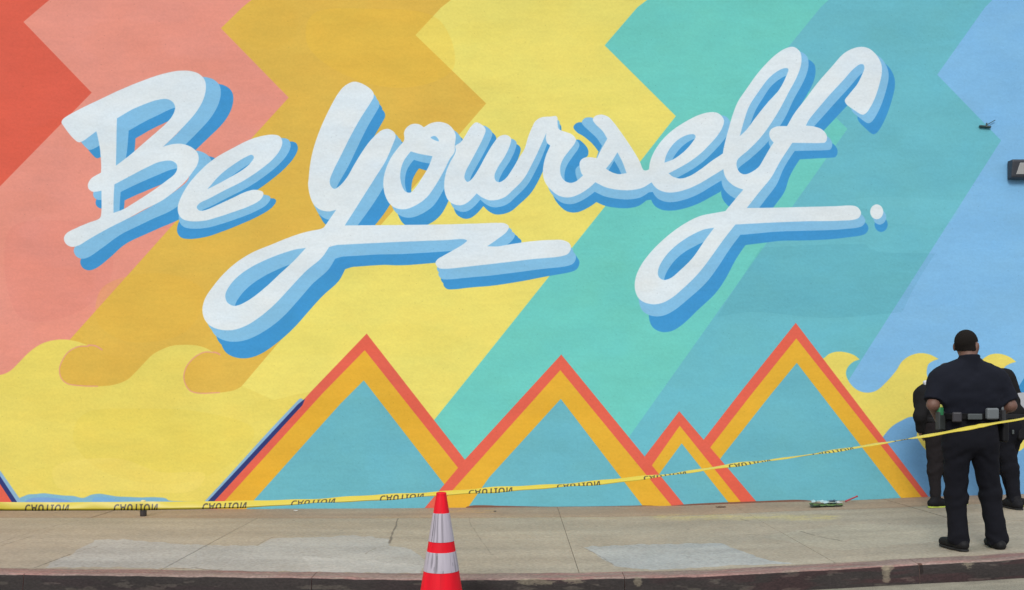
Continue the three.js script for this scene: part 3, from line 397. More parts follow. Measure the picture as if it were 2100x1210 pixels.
// ------------------------------------------------------------------ traffic cone
{
  const x = (905 - MID) / 285, z = -FOCAL / 285, h = 0.935, c = group('traffic_cone', x, streetY(x) - 0.004, z);
  tag(c, 'red traffic cone with two dirty white reflective bands standing in the gutter', 'traffic cone');
  const R = (y) => lerp(0.182, 0.034, (y - 0.04) / (h - 0.04));
  const redMap = (() => { const t = makeCanvas(256, 256), k = t.getContext('2d'), im = k.createImageData(256, 256); for (let j = 0; j < 256; j++) for (let i = 0; i < 256; i++) { const q = (j * 256 + i) * 4, n = 1 + 0.22 * (fbm(i / 18, j / 40, 5, 4) - 0.5) - 0.22 * sstep(0.7, 0.78, fbm(i / 12, j / 26, 15, 4)); im.data[q] = 220 * n; im.data[q + 1] = 12 * n; im.data[q + 2] = 34 * n; im.data[q + 3] = 255; } k.putImageData(im, 0, 0); return canvasTexture(t); })();
  const red = new THREE.MeshPhysicalMaterial({ map: redMap, roughness: 0.6, specularIntensity: 0.5 });
  const pts = [[0.2, 0.02], [0.196, 0.04], [R(0.05) + 0.004, 0.05]]; for (let i = 1; i <= 12; i++) { const y = lerp(0.05, h - 0.02, i / 12); pts.push([R(y), y]); }
  pts.push([0.037, h - 0.018], [0.037, h - 0.004], [0.033, h], [0.026, h], [0.024, h - 0.03], [0.05, h - 0.2]);
  mesh('cone_body', new THREE.LatheGeometry(pts.map(([a, b]) => new THREE.Vector2(a, b)), 56), red, c);
  const sh = new THREE.Shape(), a = 0.2, r = 0.05; sh.moveTo(-a + r, -a); sh.lineTo(a - r, -a); sh.lineTo(a, -a + r); sh.lineTo(a, a - r); sh.lineTo(a - r, a); sh.lineTo(-a + r, a); sh.lineTo(-a, a - r); sh.lineTo(-a, -a + r); sh.closePath();
  const bg = new THREE.ExtrudeGeometry(sh, { depth: 0.026, bevelEnabled: true, bevelSize: 0.005, bevelThickness: 0.005, bevelSegments: 2 }); bg.rotateX(-Math.PI / 2); bg.translate(0, 0.006, 0);
  mesh('base', bg, mat(0.03, 0.03, 0.03, 0.8), c);
  const bandMap = (sd) => { const t = makeCanvas(512, 128), k = t.getContext('2d'), im = k.createImageData(512, 128); for (let j = 0; j < 128; j++) for (let i = 0; i < 512; i++) { const q = (j * 512 + i) * 4; let n = 1 + 0.1 * (fbm(i / 8, j / 30, sd, 4) - 0.5) - 0.2 * sstep(0.58, 0.72, fbm(i / 14, j / 60, sd + 9, 4)); const seam = Math.abs(i - 132 + 5 * (noise2(j / 20, 1, sd) - 0.5)); if (seam < 9) n *= 0.72 + 0.03 * seam; if (Math.hypot((i - 92) / 5, (j - 66 + sd) / 34) < 1 && sd < 20) n *= 0.62; if (hash(i >> 2, j >> 3, sd) > 0.992) n *= 0.8; im.data[q] = 176 * n; im.data[q + 1] = 168 * n; im.data[q + 2] = 177 * n; im.data[q + 3] = 255; } k.putImageData(im, 0, 0); return canvasTexture(t); };
  for (const [y0, y1, sd] of [[0.588, 0.79, 11], [0.376, 0.516, 31]]) {
    const p = [[R(y0) - 0.002, y0], [R(y0) + 0.0025, y0 + 0.001], [R(y1) + 0.0025, y1 - 0.001], [R(y1) - 0.002, y1]];
    const g = new THREE.LatheGeometry(p.map(([u, v]) => new THREE.Vector2(u, v)), 56); g.rotateY(-1.9);
    mesh('reflective_band', g, new THREE.MeshStandardMaterial({ map: bandMap(sd), roughness: 0.45 }), c);
  }
}

// ------------------------------------------------------------------ barrier tape between two posts beyond the picture
{
  const pts = [[-520, 1030, 16, 6.9], [-250, 1036, 17, 6.85], [0, 1038.5, 17, 6.8], [150, 1038.5, 17, 6.8], [300, 1037.5, 16.5, 6.8], [420, 1036, 15.5, 6.8], [520, 1033.5, 11, 6.8], [600, 1030, 9.2, 6.8], [700, 1024.5, 9.2, 6.8], [800, 1019, 8.8, 6.8], [905, 1012, 8.6, 6.8], [1000, 1005.5, 8.2, 6.82], [1140, 996.5, 7.4, 6.85], [1230, 989.5, 6.4, 6.87], [1320, 979.5, 4.8, 6.9], [1400, 969.5, 4.3, 6.92], [1500, 954.5, 3.2, 6.95], [1560, 946.5, 2.8, 6.97], [1640, 935.5, 2.2, 7.0], [1720, 923.5, 1.6, 7.02], [1800, 910.5, 1.2, 7.05], [1858, 901, 0.8, 7.07], [1870, 899, 3, 7.07], [1900, 894, 3.6, 7.08], [1960, 883, 2.6, 7.1], [2002, 875, 2.6, 7.12], [2014, 872.5, 5.2, 7.12], [2050, 866.5, 4.4, 7.14], [2088, 860.5, 2.6, 7.15], [2140, 850, 6, 7.18], [2420, 800, 14, 7.3]];
  const P = pts.map(([px, py, w, z]) => { const s = FOCAL / z; return { p: new THREE.Vector3((px - MID) / s, EYE - (py - HORIZON) / s, -z), th: Math.acos(clamp(w / s / 0.063, 0.01, 1)) }; });
  const cv = new THREE.CatmullRomCurve3(P.map((q) => q.p), false, 'centripetal'), N = 700, pos = [], uv = [], idx = [];
  const len = cv.getLengths(4000); const u0 = cv.getUtoTmapping ? 0 : 0;
  let L = 0, prev = null, x0L = null; const rows = [];
  for (let i = 0; i <= N; i++) { const t = i / N * (P.length - 1), k = Math.min(P.length - 2, Math.floor(t)), f = t - k, th = lerp(P[k].th, P[k + 1].th, f * f * (3 - 2 * f)), p = cv.getPoint(i / N); if (prev) L += p.distanceTo(prev); if (x0L === null && p.x >= (45 - MID) / (FOCAL / 6.8)) x0L = L; prev = p; rows.push({ p, th, L }); }
  const REP = 182 / (FOCAL / 6.8), W = 0.063;
  for (const { p, th, L: l } of rows) {
    const up = new THREE.Vector3(0, Math.cos(th), -Math.sin(th)), nn = new THREE.Vector3(0, Math.sin(th), Math.cos(th)), wob = 0.004 * Math.sin(l * 7) + 0.003 * Math.sin(l * 17 + 1);
    const ring = [[0.5, 0, 1], [0.2, 0.0035, 0.72], [-0.2, 0.003, 0.3], [-0.5, 0, 0.02], [-0.2, -0.0035, 0.3], [0.2, -0.003, 0.72], [0.5, 0, 1]];
    for (const [a, b, v] of ring) { const q = p.clone().addScaledVector(up, a * W).addScaledVector(nn, b + wob * a * 2); pos.push(q.x, q.y, q.z); uv.push((l - x0L) / REP, p.x > 3.02 ? 0.9 + 0.08 * v : v); }
  }
  for (let i = 0; i < N; i++) for (let k = 0; k < 6; k++) { const a = i * 7 + k, b = a + 7; idx.push(a, a + 1, b, b, a + 1, b + 1); }
  const g = new THREE.BufferGeometry(); g.setAttribute('position', new THREE.Float32BufferAttribute(pos, 3)); g.setAttribute('uv', new THREE.Float32BufferAttribute(uv, 2)); g.setIndex(idx); g.computeVertexNormals();
  const c = makeCanvas(1024, 128), k = c.getContext('2d'); k.fillStyle = 'rgb(208,189,58)'; k.fillRect(0, 0, 1024, 128);
  k.fillStyle = 'rgb(78,69,26)'; k.font = 'bold 132px sans-serif'; k.textBaseline = 'alphabetic'; const tw = k.measureText('CAUTION').width; k.save(); k.translate(4, 34); k.scale(1024 * 93 / 182 / tw, -1.62); k.fillText('CAUTION', 0, 0); k.restore();
  const t = canvasTexture(c); t.wrapS = THREE.RepeatWrapping;
  const tape = mesh('barrier_tape', g, new THREE.MeshPhysicalMaterial({ map: t, roughness: 0.4, transmission: 0.12, thickness: 0 }));
  tag(tape, 'yellow caution tape folded lengthwise and stretched across the pavement past the cone', 'tape');
  for (const [i, e] of [[0, 0], [1, P.length - 1]]) {
    const q = P[e].p, gy = streetY(clamp(q.x, -12, 12)), post = group(i ? 'sign_post_001' : 'sign_post', q.x + (i ? 0.03 : -0.03), gy - 0.012, q.z);
    tag(post, i ? 'plain steel post holding the high end of the tape' : 'plain steel post holding the low end of the tape', 'post');
    const st = mat(0.3, 0.31, 0.32, 0.45, { metalness: 0.7 });
    mesh('pole', at(new THREE.CylinderGeometry(0.03, 0.03, 2.3, 20), 0, 1.15, 0), st, post); mesh('cap', at(new THREE.SphereGeometry(0.031, 16, 8, 0, 7, 0, 1.57), 0, 2.3, 0), st, post); mesh('foot', at(new THREE.CylinderGeometry(0.06, 0.08, 0.05, 20), 0, 0.025, 0), st, post);
  }
}

// ------------------------------------------------------------------ things left on the pavement
{
  const [x, z] = fromPixel(294, 1058), c = group('candle_jar', x, groundY(x, z), z);
  tag(c, 'small dark candle jar with a pale yellow top standing by the yellow wall', 'candle');
  mesh('jar', new THREE.LatheGeometry([[0, 0], [0.034, 0], [0.037, 0.006], [0.037, 0.12], [0.033, 0.135], [0.03, 0.135], [0.03, 0.12], [0, 0.12]].map(([a, b]) => new THREE.Vector2(a, b)), 28), mat(0.035, 0.03, 0.03, 0.35), c);
  mesh('lid', new THREE.LatheGeometry([[0, 0.13], [0.026, 0.13], [0.028, 0.14], [0.027, 0.172], [0.02, 0.18], [0, 0.18]].map(([a, b]) => new THREE.Vector2(a, b)), 24), mat(0.66, 0.6, 0.3, 0.6), c);
}
function crumple(w, d, h, n, sd, m, name, parent) {                   // a creased sheet with thickness
  const g = new THREE.BoxGeometry(w, 0.004, d, n, 1, Math.max(3, Math.round(n * d / w))), p = g.attributes.position;
  for (let i = 0; i < p.count; i++) { const x = p.getX(i), zz = p.getZ(i), e = 1 - 0.25 * noise2(zz * 14 + 3, sd, 3), v = h * (noise2(x * 26 + sd, zz * 26, sd) * 0.7 + noise2(x * 60, zz * 60 + sd, sd + 3) * 0.3); p.setXYZ(i, x * e, p.getY(i) + v, zz * (1 - 0.3 * noise2(x * 12 + 1, sd, 8))); }
  g.computeVertexNormals(); return mesh(name, g, m, parent);
}
{
  const [x, z] = fromPixel(1700, 1041), c = group('crumpled_package', x, groundY(x, z) + 0.002, z - 0.1);
  tag(c, 'crumpled green and pale blue plastic packaging lying against the wall foot', 'litter');
  const s = crumple(0.39, 0.2, 0.035, 16, 4, mat(0.1, 0.17, 0.055, 0.6), 'green_wrapper', c); s.position.y = 0.003;
  const a = crumple(0.33, 0.13, 0.04, 16, 9, mat(0.42, 0.56, 0.58, 0.4), 'clear_film', c); a.position.set(-0.03, 0.032, -0.02);
  const b = crumple(0.11, 0.08, 0.03, 10, 13, mat(0.07, 0.11, 0.17, 0.5), 'blue_print', c); b.position.set(0.07, 0.05, 0.01);
  const d = crumple(0.1, 0.06, 0.02, 8, 19, mat(0.55, 0.6, 0.62, 0.5), 'white_flap', c); d.position.set(0.15, 0.035, -0.03);
  const e = crumple(0.12, 0.1, 0.03, 10, 23, mat(0.028, 0.04, 0.02, 0.6), 'dark_flap', c); e.position.set(-0.15, 0.006, 0.07);
  const [x2, z2] = fromPixel(1738, 1031), st = group('red_stick', x2 + 0.05, groundY(x2, z2) + 0.035, z2 - 0.02);
  tag(st, 'short red stick leaning on the crumpled packaging by the wall', 'stick');
  const r = mesh('shaft', new THREE.CylinderGeometry(0.009, 0.011, 0.15, 12), mat(0.33, 0.035, 0.055, 0.5), st); r.rotation.z = -1.16; r.position.set(0, 0.008, 0);
  const t = mesh('tip', new THREE.SphereGeometry(0.012, 12, 8), mat(0.33, 0.035, 0.055, 0.5), st); t.position.set(0.07, 0.038, 0);
}
for (const [px, py, w, d, h, col, name, label] of [[1478, 1041, 0.14, 0.05, 0.02, [0.13, 0.075, 0.045], 'dry_leaf', 'curled brown dry leaf at the foot of the small peak'], [1015, 1050, 0.03, 0.03, 0.012, [0.03, 0.03, 0.028], 'gum_lump', 'tiny black lump on the pavement beside the cone'], [607, 1048, 0.06, 0.035, 0.01, [0.7, 0.68, 0.64], 'paper_scrap', 'small white paper scrap below the teal peak']]) {
  const [x, z] = fromPixel(px, py), o = crumple(w, d, h, 8, px, mat(...col, 0.8), name, scene); o.position.set(x, groundY(x, z) + 0.004, z); tag(o, label, 'litter');
}

// ------------------------------------------------------------------ people
const V = (x, y, z) => [x, y, z];
function sdCap(p, a, b, ra, rb, sz = 1) {                             // tapered capsule, flattened in z by sz
  const bx = b[0] - a[0], by = b[1] - a[1], bz = (b[2] - a[2]) / sz, px = p[0] - a[0], py = p[1] - a[1], pz = (p[2] - a[2]) / sz;
  const t = clamp((px * bx + py * by + pz * bz) / (bx * bx + by * by + bz * bz + 1e-9), 0, 1);
  return (Math.hypot(px - bx * t, py - by * t, pz - bz * t) - lerp(ra, rb, t)) * Math.min(1, sz);
}
const sdEll = (p, c, r) => { const x = (p[0] - c[0]) / r[0], y = (p[1] - c[1]) / r[1], z = (p[2] - c[2]) / r[2], k = Math.hypot(x, y, z); return (k - 1) * Math.min(r[0], r[1], r[2]); };
const smin = (a, b, k) => { const h = Math.max(k - Math.abs(a - b), 0) / k; return Math.min(a, b) - h * h * k * 0.25; };
function netMesh(f, lo, hi, cell) {                                   // surface nets
  const n = [0, 1, 2].map((i) => Math.ceil((hi[i] - lo[i]) / cell) + 1), [nx, ny, nz] = n, val = new Float32Array(nx * ny * nz), id = (i, j, k) => (k * ny + j) * nx + i;
  const S = 5; // far blocks take one sample, near ones are filled cell by cell
  for (let K0 = 0; K0 < nz; K0 += S) for (let J0 = 0; J0 < ny; J0 += S) for (let I0 = 0; I0 < nx; I0 += S) {
    const c0 = f([lo[0] + (I0 + S / 2) * cell, lo[1] + (J0 + S / 2) * cell, lo[2] + (K0 + S / 2) * cell]), far = Math.abs(c0) > S * cell * 1.15 + 0.02;
    for (let k = K0; k < Math.min(nz, K0 + S); k++) for (let j = J0; j < Math.min(ny, J0 + S); j++) for (let i = I0; i < Math.min(nx, I0 + S); i++) val[id(i, j, k)] = far ? c0 : f([lo[0] + i * cell, lo[1] + j * cell, lo[2] + k * cell]);
  }
  const vert = new Int32Array(nx * ny * nz).fill(-1), pos = [], idx = [];
  const E = [[0, 1], [2, 3], [4, 5], [6, 7], [0, 2], [1, 3], [4, 6], [5, 7], [0, 4], [1, 5], [2, 6], [3, 7]], c = new Float32Array(8);
  for (let k = 0; k < nz - 1; k++) for (let j = 0; j < ny - 1; j++) for (let i = 0; i < nx - 1; i++) {
    let m = 0; for (let q = 0; q < 8; q++) { c[q] = val[id(i + (q & 1), j + ((q >> 1) & 1), k + (q >> 2))]; if (c[q] < 0) m++; }
    if (m === 0 || m === 8) continue;
    let x = 0, y = 0, z = 0, w = 0;
    for (const [a, b] of E) if ((c[a] < 0) !== (c[b] < 0)) { const t = c[a] / (c[a] - c[b]); x += lerp(a & 1, b & 1, t); y += lerp((a >> 1) & 1, (b >> 1) & 1, t); z += lerp(a >> 2, b >> 2, t); w++; }
    vert[id(i, j, k)] = pos.length / 3; pos.push(lo[0] + (i + x / w) * cell, lo[1] + (j + y / w) * cell, lo[2] + (k + z / w) * cell);
  }
  const quad = (a, b, d, e, flip) => { if (a < 0 || b < 0 || d < 0 || e < 0) return; flip ? idx.push(a, d, b, a, e, d) : idx.push(a, b, d, a, d, e); };
  for (let k = 1; k < nz - 1; k++) for (let j = 1; j < ny - 1; j++) for (let i = 1; i < nx - 1; i++) {
    const s = val[id(i, j, k)] < 0;
    if (s !== val[id(i + 1, j, k)] < 0) quad(vert[id(i, j - 1, k - 1)], vert[id(i, j, k - 1)], vert[id(i, j, k)], vert[id(i, j - 1, k)], !s);
    if (s !== val[id(i, j + 1, k)] < 0) quad(vert[id(i - 1, j, k - 1)], vert[id(i - 1, j, k)], vert[id(i, j, k)], vert[id(i, j, k - 1)], !s);
    if (s !== val[id(i, j, k + 1)] < 0) quad(vert[id(i - 1, j - 1, k)], vert[id(i, j - 1, k)], vert[id(i, j, k)], vert[id(i - 1, j, k)], !s);
  }
  const g = new THREE.BufferGeometry(); g.setAttribute('position', new THREE.Float32BufferAttribute(pos, 3)); g.setIndex(idx); g.computeVertexNormals(); return g;
}
const sub = (a, b) => [a[0] - b[0], a[1] - b[1], a[2] - b[2]], add = (a, b, t = 1) => [a[0] + b[0] * t, a[1] + b[1] * t, a[2] + b[2] * t], dot = (a, b) => a[0] * b[0] + a[1] * b[1] + a[2] * b[2], unit = (a) => { const l = Math.hypot(...a) || 1; return [a[0] / l, a[1] / l, a[2] / l]; }, mixv = (a, b, t) => [lerp(a[0], b[0], t), lerp(a[1], b[1], t), lerp(a[2], b[2], t)], cross = (a, b) => [a[1] * b[2] - a[2] * b[1], a[2] * b[0] - a[0] * b[2], a[0] * b[1] - a[1] * b[0]];
function handGeometry(wrist, dir, thumbSide, curl) {
  dir = unit(dir); let nrm = unit(cross(dir, thumbSide)); const side = unit(cross(nrm, dir)), bones = [];
  const at3 = (u, v, w) => add(add(add(wrist, dir, u), side, v), nrm, w);
  for (let i = 0; i < 4; i++) bones.push([at3(0.012, 0.018 - i * 0.012, 0), at3(0.09 - Math.abs(i - 1.2) * 0.004, 0.031 - i * 0.0205, 0), 0.017, 0.013]);
  const lens = [[0.042, 0.026, 0.02], [0.047, 0.03, 0.022], [0.043, 0.028, 0.021], [0.034, 0.021, 0.018]], fingers = [];
  for (let i = 0; i < 4; i++) { let b = at3(0.09 - Math.abs(i - 1.2) * 0.004, 0.031 - i * 0.0205, 0), a = 0.2 * curl; for (let q = 0; q < 3; q++) { a += curl * [0.5, 0.75, 0.5][q]; const e = add(add(b, dir, Math.cos(a) * lens[i][q]), nrm, Math.sin(a) * lens[i][q]); fingers.push([b, e, 0.0098 - q * 0.001, 0.0088 - q * 0.001]); b = e; } }
  const t0 = at3(0.02, 0.022, 0.004), t1 = at3(0.05, 0.05, 0.014), t2 = at3(0.078, 0.058, 0.024), t3 = at3(0.1, 0.054, 0.032);
  const f = (p) => { let d = sdCap(p, wrist, at3(0.03, 0, 0), 0.025, 0.024); for (const b of bones) d = smin(d, sdCap(p, ...b), 0.014); let o = 1; for (let i = 0; i < 12; i++) { const e = sdCap(p, ...fingers[i]); o = Math.min(o, e); } d = smin(d, o, 0.006); return smin(d, Math.min(sdCap(p, t0, t1, 0.016, 0.0125), sdCap(p, t1, t2, 0.0115, 0.0105), sdCap(p, t2, t3, 0.0105, 0.0085)), 0.01); };
  const lo = add(wrist, [-0.2, -0.2, -0.2]), hi = add(wrist, [0.2, 0.2, 0.2]);
  return netMesh(f, lo, hi, 0.0042);
}
function makePerson(o) {
  const J = o.joints, P = group(o.name, ...o.at); P.rotation.y = o.yaw || 0;
  const bulk = o.bulk || 1, bones = [], k = 0.05;
  const hipC = mixv(J.hipL, J.hipR, 0.5), waist = o.waist, chest = o.chest, neck = o.neck;
  const tors = (p, e, w = 1) => { // torso as a few fat capsules
    let d = sdCap(p, add(waist, [-0.095 * bulk, 0, 0]), add(waist, [0.095 * bulk, 0, 0]), 0.13 * w * bulk, 0.13 * w * bulk, 0.86);
    d = smin(d, sdCap(p, add(chest, [-0.098 * bulk, 0, 0]), add(chest, [0.098 * bulk, 0, 0]), 0.135 * bulk, 0.135 * bulk, 0.84), 0.14);
    d = smin(d, sdCap(p, mixv(J.shL, chest, 0.16), mixv(J.shR, chest, 0.16), 0.075 * bulk, 0.075 * bulk), 0.1);
    d = smin(d, sdCap(p, add(neck, [-0.03, -0.035, 0]), mixv(J.shL, neck, 0.3), 0.046, 0.05), 0.09); d = smin(d, sdCap(p, add(neck, [0.03, -0.035, 0]), mixv(J.shR, neck, 0.3), 0.046, 0.05), 0.09);
    return d - e;
  };
  const pelv = (p, e) => { let d = sdCap(p, add(hipC, [-0.075 * bulk, 0.06, 0.012]), add(hipC, [0.075 * bulk, 0.06, 0.012]), 0.118 * bulk, 0.118 * bulk, 0.92); return smin(d, sdCap(p, add(waist, [-0.085 * bulk, -0.03, 0]), add(waist, [0.085 * bulk, -0.03, 0]), 0.125 * bulk, 0.125 * bulk, 0.86), 0.12) - e; };
  const leg = (p, s, e) => { const h = J['hip' + s], n = J['kn' + s], a = J['an' + s], lo = o.legWide || 0; let d = smin(sdCap(p, h, n, 0.088 * bulk + e, 0.058 * bulk + e + lo * 0.1), sdCap(p, n, a, 0.056 * bulk + e + lo * 0.1, 0.036 + e + lo), 0.05); return d; };
  const arm = (p, s, e) => smin(sdCap(p, J['sh' + s], J['el' + s], 0.06 * bulk + e, 0.043 * bulk + e), sdCap(p, J['el' + s], J['wr' + s], 0.044 * bulk + e, 0.028 + e), 0.03);
  const headC = o.head, hy = o.headYaw || 0, hp = o.headPitch || 0, R = new THREE.Euler(hp, hy, o.headRoll || 0, 'YXZ'), RM = new THREE.Matrix4().makeRotationFromEuler(R), RI = RM.clone().invert().elements;
  const toHead = (p) => { const x = p[0] - headC[0], y = p[1] - headC[1], z = p[2] - headC[2]; return [RI[0] * x + RI[4] * y + RI[8] * z, RI[1] * x + RI[5] * y + RI[9] * z, RI[2] * x + RI[6] * y + RI[10] * z]; };
  const skull = (q) => { let d = sdEll(q, [0, 0.03, 0.012], [0.081, 0.094, 0.1]); d = smin(d, sdEll(q, [0, -0.045, -0.026], [0.064, 0.075, 0.066]), 0.06); return d; };
  const headF = (p) => { const q = toHead(p), ax = Math.abs(q[0]); let d = skull(q);
    d = smin(d, sdCap(q, [0, 0.006, -0.088], [0, -0.03, -0.107], 0.009, 0.015), 0.018);           // nose
    d = smin(d, sdCap([ax, q[1], q[2]], [0, 0.018, -0.088], [0.045, 0.02, -0.072], 0.009, 0.008), 0.016); // brow
    d = -smin(-d, sdEll([ax, q[1], q[2]], [0.031, 0.001, -0.1], [0.019, 0.012, 0.018]), 0.012);       // sockets
    d = smin(d, sdEll([ax, q[1], q[2]], [0.031, -0.001, -0.081], [0.0125, 0.0115, 0.0125]), 0.003);    // eyes
    d = smin(d, sdEll(q, [0, -0.064, -0.086], [0.024, 0.009, 0.011]), 0.01);                           // lips
    d = smin(d, sdEll(q, [0, -0.1, -0.07], [0.022, 0.018, 0.02]), 0.025);                              // chin
    d = smin(d, sdEll([ax, q[1], q[2]], [0.09, -0.012, 0.012], [0.015, 0.036, 0.022]), 0.008);          // ears
    const nb = sdCap(p, neck, add(headC, [0, -0.05, 0.02]), 0.062 * (o.neckFat || 1), 0.06 * (o.neckFat || 1));
    return smin(d, nb, 0.035); };
  // skin: one continuous figure
  const bodyF = (p) => { let d = smin(tors(p, -0.006), pelv(p, -0.006), 0.06); d = smin(d, Math.min(leg(p, 'L', -0.004), leg(p, 'R', -0.004)), 0.04); d = smin(d, arm(p, 'L', 0), 0.03); d = smin(d, arm(p, 'R', 0), 0.03); d = smin(d, sdCap(p, add(neck, [0, -0.06, 0]), add(neck, [0, 0.03, 0]), 0.07, 0.06), 0.04); return d; };
  const all = Object.values(J).concat([headC, chest, waist]), pad = 0.24 * bulk, lo = [0, 1, 2].map((i) => Math.min(...all.map((q) => q[i])) - pad), hi = [0, 1, 2].map((i) => Math.max(...all.map((q) => q[i])) + pad); lo[1] = -0.02;
  const parts = [netMesh(bodyF, lo, hi, 0.014), netMesh((p) => Math.max(headF(p), neck[1] - 0.03 - p[1]), add(headC, [-0.17, -0.24, -0.17]), add(headC, [0.17, 0.17, 0.17]), 0.005)];
  for (const s of ['L', 'R']) parts.push(handGeometry(J['wr' + s], sub(J['hand' + s] || add(J['wr' + s], sub(J['wr' + s], J['el' + s]), 0.4), J['wr' + s]), o['thumb' + s] || [0, 1, 0], o.curl ?? 0.6));
  const skin = o.skin, colours = [];
  for (const g of parts) { const p = g.attributes.position, c = new Float32Array(p.count * 3); for (let i = 0; i < p.count; i++) { const q = toHead([p.getX(i), p.getY(i), p.getZ(i)]); let cc = skin; const ax = Math.abs(q[0]); if (q[2] < -0.06 && Math.hypot(ax - 0.031, q[1] + 0.001) < 0.011) cc = Math.hypot(ax - 0.031, q[1] + 0.001) < 0.005 ? [0.02, 0.012, 0.01] : [0.6, 0.56, 0.52]; else if (q[2] < -0.075 && ax < 0.024 && Math.abs(q[1] + 0.064) < 0.009) cc = [skin[0] * 1.1, skin[1] * 0.72, skin[2] * 0.75]; const n = 0.94 + 0.12 * noise3(p.getX(i) * 40, p.getY(i) * 40, p.getZ(i) * 40); c[i * 3] = cc[0] * n; c[i * 3 + 1] = cc[1] * n; c[i * 3 + 2] = cc[2] * n; } g.setAttribute('color', new THREE.BufferAttribute(c, 3)); }
  mesh('body', mergeGeometries(parts), new THREE.MeshStandardMaterial({ vertexColors: true, roughness: 0.6 }), P);
  // hair: a shell round the skull, high at the brow and low at the nape
  const hairF = (p) => { const q = toHead(p), nb = sdCap(p, neck, add(headC, [0, -0.05, 0.02]), 0.062 * (o.neckFat || 1), 0.06 * (o.neckFat || 1)), d = smin(skull(q), nb, 0.035) - 0.0065 - 0.003 * noise3(q[0] * 150, q[1] * 150, q[2] * 150); const ax = Math.abs(q[0]);
    const line = (o.hairLine ?? -0.045) + 0.95 * Math.max(0, 0.02 - q[2]) + 0.006 * noise3(q[0] * 60, 3, q[2] * 60); return Math.max(d, line - q[1], ax > 0.062 && q[1] < 0.026 && q[2] < 0.036 ? 0.01 : -1); };
  mesh('hair', netMesh(hairF, add(headC, [-0.13, -0.13, -0.14]), add(headC, [0.13, 0.16, 0.15]), 0.005), o.hair, P);
  // clothes
  const beltY = o.beltY, fold = (p, f = 1) => 0.008 * f * (noise3(p[0] * 9, p[1] * 14, p[2] * 9) - 0.5) + 0.005 * f * (noise3(p[0] * 24, p[1] * 24, p[2] * 24 + 7) - 0.5);
  const sl = o.sleeve, sleeveF = (p, s) => { const a = J['sh' + s], b = J['el' + s], w = J['wr' + s]; if (sl <= 1) { const e = mixv(a, b, sl), dir = unit(sub(b, a)); return Math.max(sdCap(p, a, b, 0.083 * bulk, 0.076 * bulk), dot(sub(p, e), dir)); } const e = mixv(b, w, sl - 1); return smin(sdCap(p, a, b, 0.081 * bulk, 0.067 * bulk), Math.max(sdCap(p, b, w, 0.066 * bulk, 0.048), dot(sub(p, e), unit(sub(w, b)))), 0.03); };
  const wavy = (p) => 0.012 * Math.sin(p[1] * 34 + 5 * noise3(p[0] * 6, p[1] * 3, p[2] * 6)) * sstep(0.22, 0.02, p[1] - beltY);
  const shirtF = (p) => { let d = Math.max(tors(p, 0.016, 1.02) - fold(p, 1.5) - wavy(p) * 0.7, beltY - 0.01 - p[1]); d = smin(d, sleeveF(p, 'L') - fold(p, 1.2), 0.045); d = smin(d, sleeveF(p, 'R') - fold(p, 1.2), 0.045); const col = Math.max(sdCap(p, add(neck, [0, -0.06, 0.005]), add(neck, [0, 0.06, 0.012]), 0.08 * (o.neckFat || 1), 0.073 * (o.neckFat || 1)), p[1] - (neck[1] + 0.036 + 0.12 * (p[2] - neck[2]))); return smin(d, col, 0.012); };
  mesh(o.topName || 'shirt', netMesh(shirtF, [lo[0], Math.min(beltY, J.wrL[1], J.wrR[1]) - 0.09, lo[2]], [hi[0], neck[1] + 0.15, hi[2]], 0.0095), o.top, P);
  const crease = (p) => 0.0095 * Math.sin(p[1] * 46 + Math.abs(p[0]) * 30 + 11 * noise3(p[0] * 7, p[1] * 4, p[2] * 7)) * (sstep(0.2, 0.04, p[1]) + 0.55 * Math.exp(-(((p[1] - J.knL[1]) / 0.09) ** 2)) + 0.7 * Math.exp(-(((p[1] - J.hipL[1] + 0.09) / 0.06) ** 2)));
  const trouF = (p) => { let d = smin(pelv(p, 0.016), Math.min(leg(p, 'L', 0.017), leg(p, 'R', 0.017)), 0.05) - fold(p, 1.7) - crease(p) * 0.75; return Math.max(d, p[1] - beltY - 0.005, 0.045 - p[1]); };
  mesh('trousers', netMesh(trouF, [lo[0], 0, lo[2]], [hi[0], beltY + 0.05, hi[2]], 0.0095), o.bottom, P);
  if (o.belt) mesh('duty_belt', netMesh((p) => Math.max(Math.min(pelv(p, 0.03), tors(p, 0.028, 1.02)), Math.abs(p[1] - beltY) - 0.027, -Math.min(pelv(p, 0.004), tors(p, 0.004))), [lo[0], beltY - 0.06, lo[2]], [hi[0], beltY + 0.06, hi[2]], 0.0095), o.belt, P);
  for (const s of ['L', 'R']) {
    const a = J['an' + s], t = o['toe' + s], f = unit([t[0] - a[0], 0, t[2] - a[2]]), heel = [a[0] - f[0] * 0.055, 0.05, a[2] - f[2] * 0.055], toe = [a[0] + f[0] * 0.185, 0.042, a[2] + f[2] * 0.185], mid = [a[0] + f[0] * 0.06, 0.055, a[2] + f[2] * 0.06];
    const up = (p) => { let d = smin(sdCap(p, heel, mid, 0.045, 0.046), sdCap(p, mid, toe, 0.047, 0.039), 0.03); d = smin(d, sdCap(p, add(heel, f, 0.04), [a[0], 0.13, a[2]], 0.048, 0.05), 0.03); return d; };
    const L0 = add(a, [-0.27, -0.2, -0.27]), H0 = add(a, [0.27, 0.12, 0.27]); L0[1] = -0.02; H0[1] = 0.17;
    const sh = mesh('shoe', netMesh((p) => Math.max(up(p), 0.014 - p[1], p[1] - 0.15), L0, H0, 0.008), o.shoe, P);
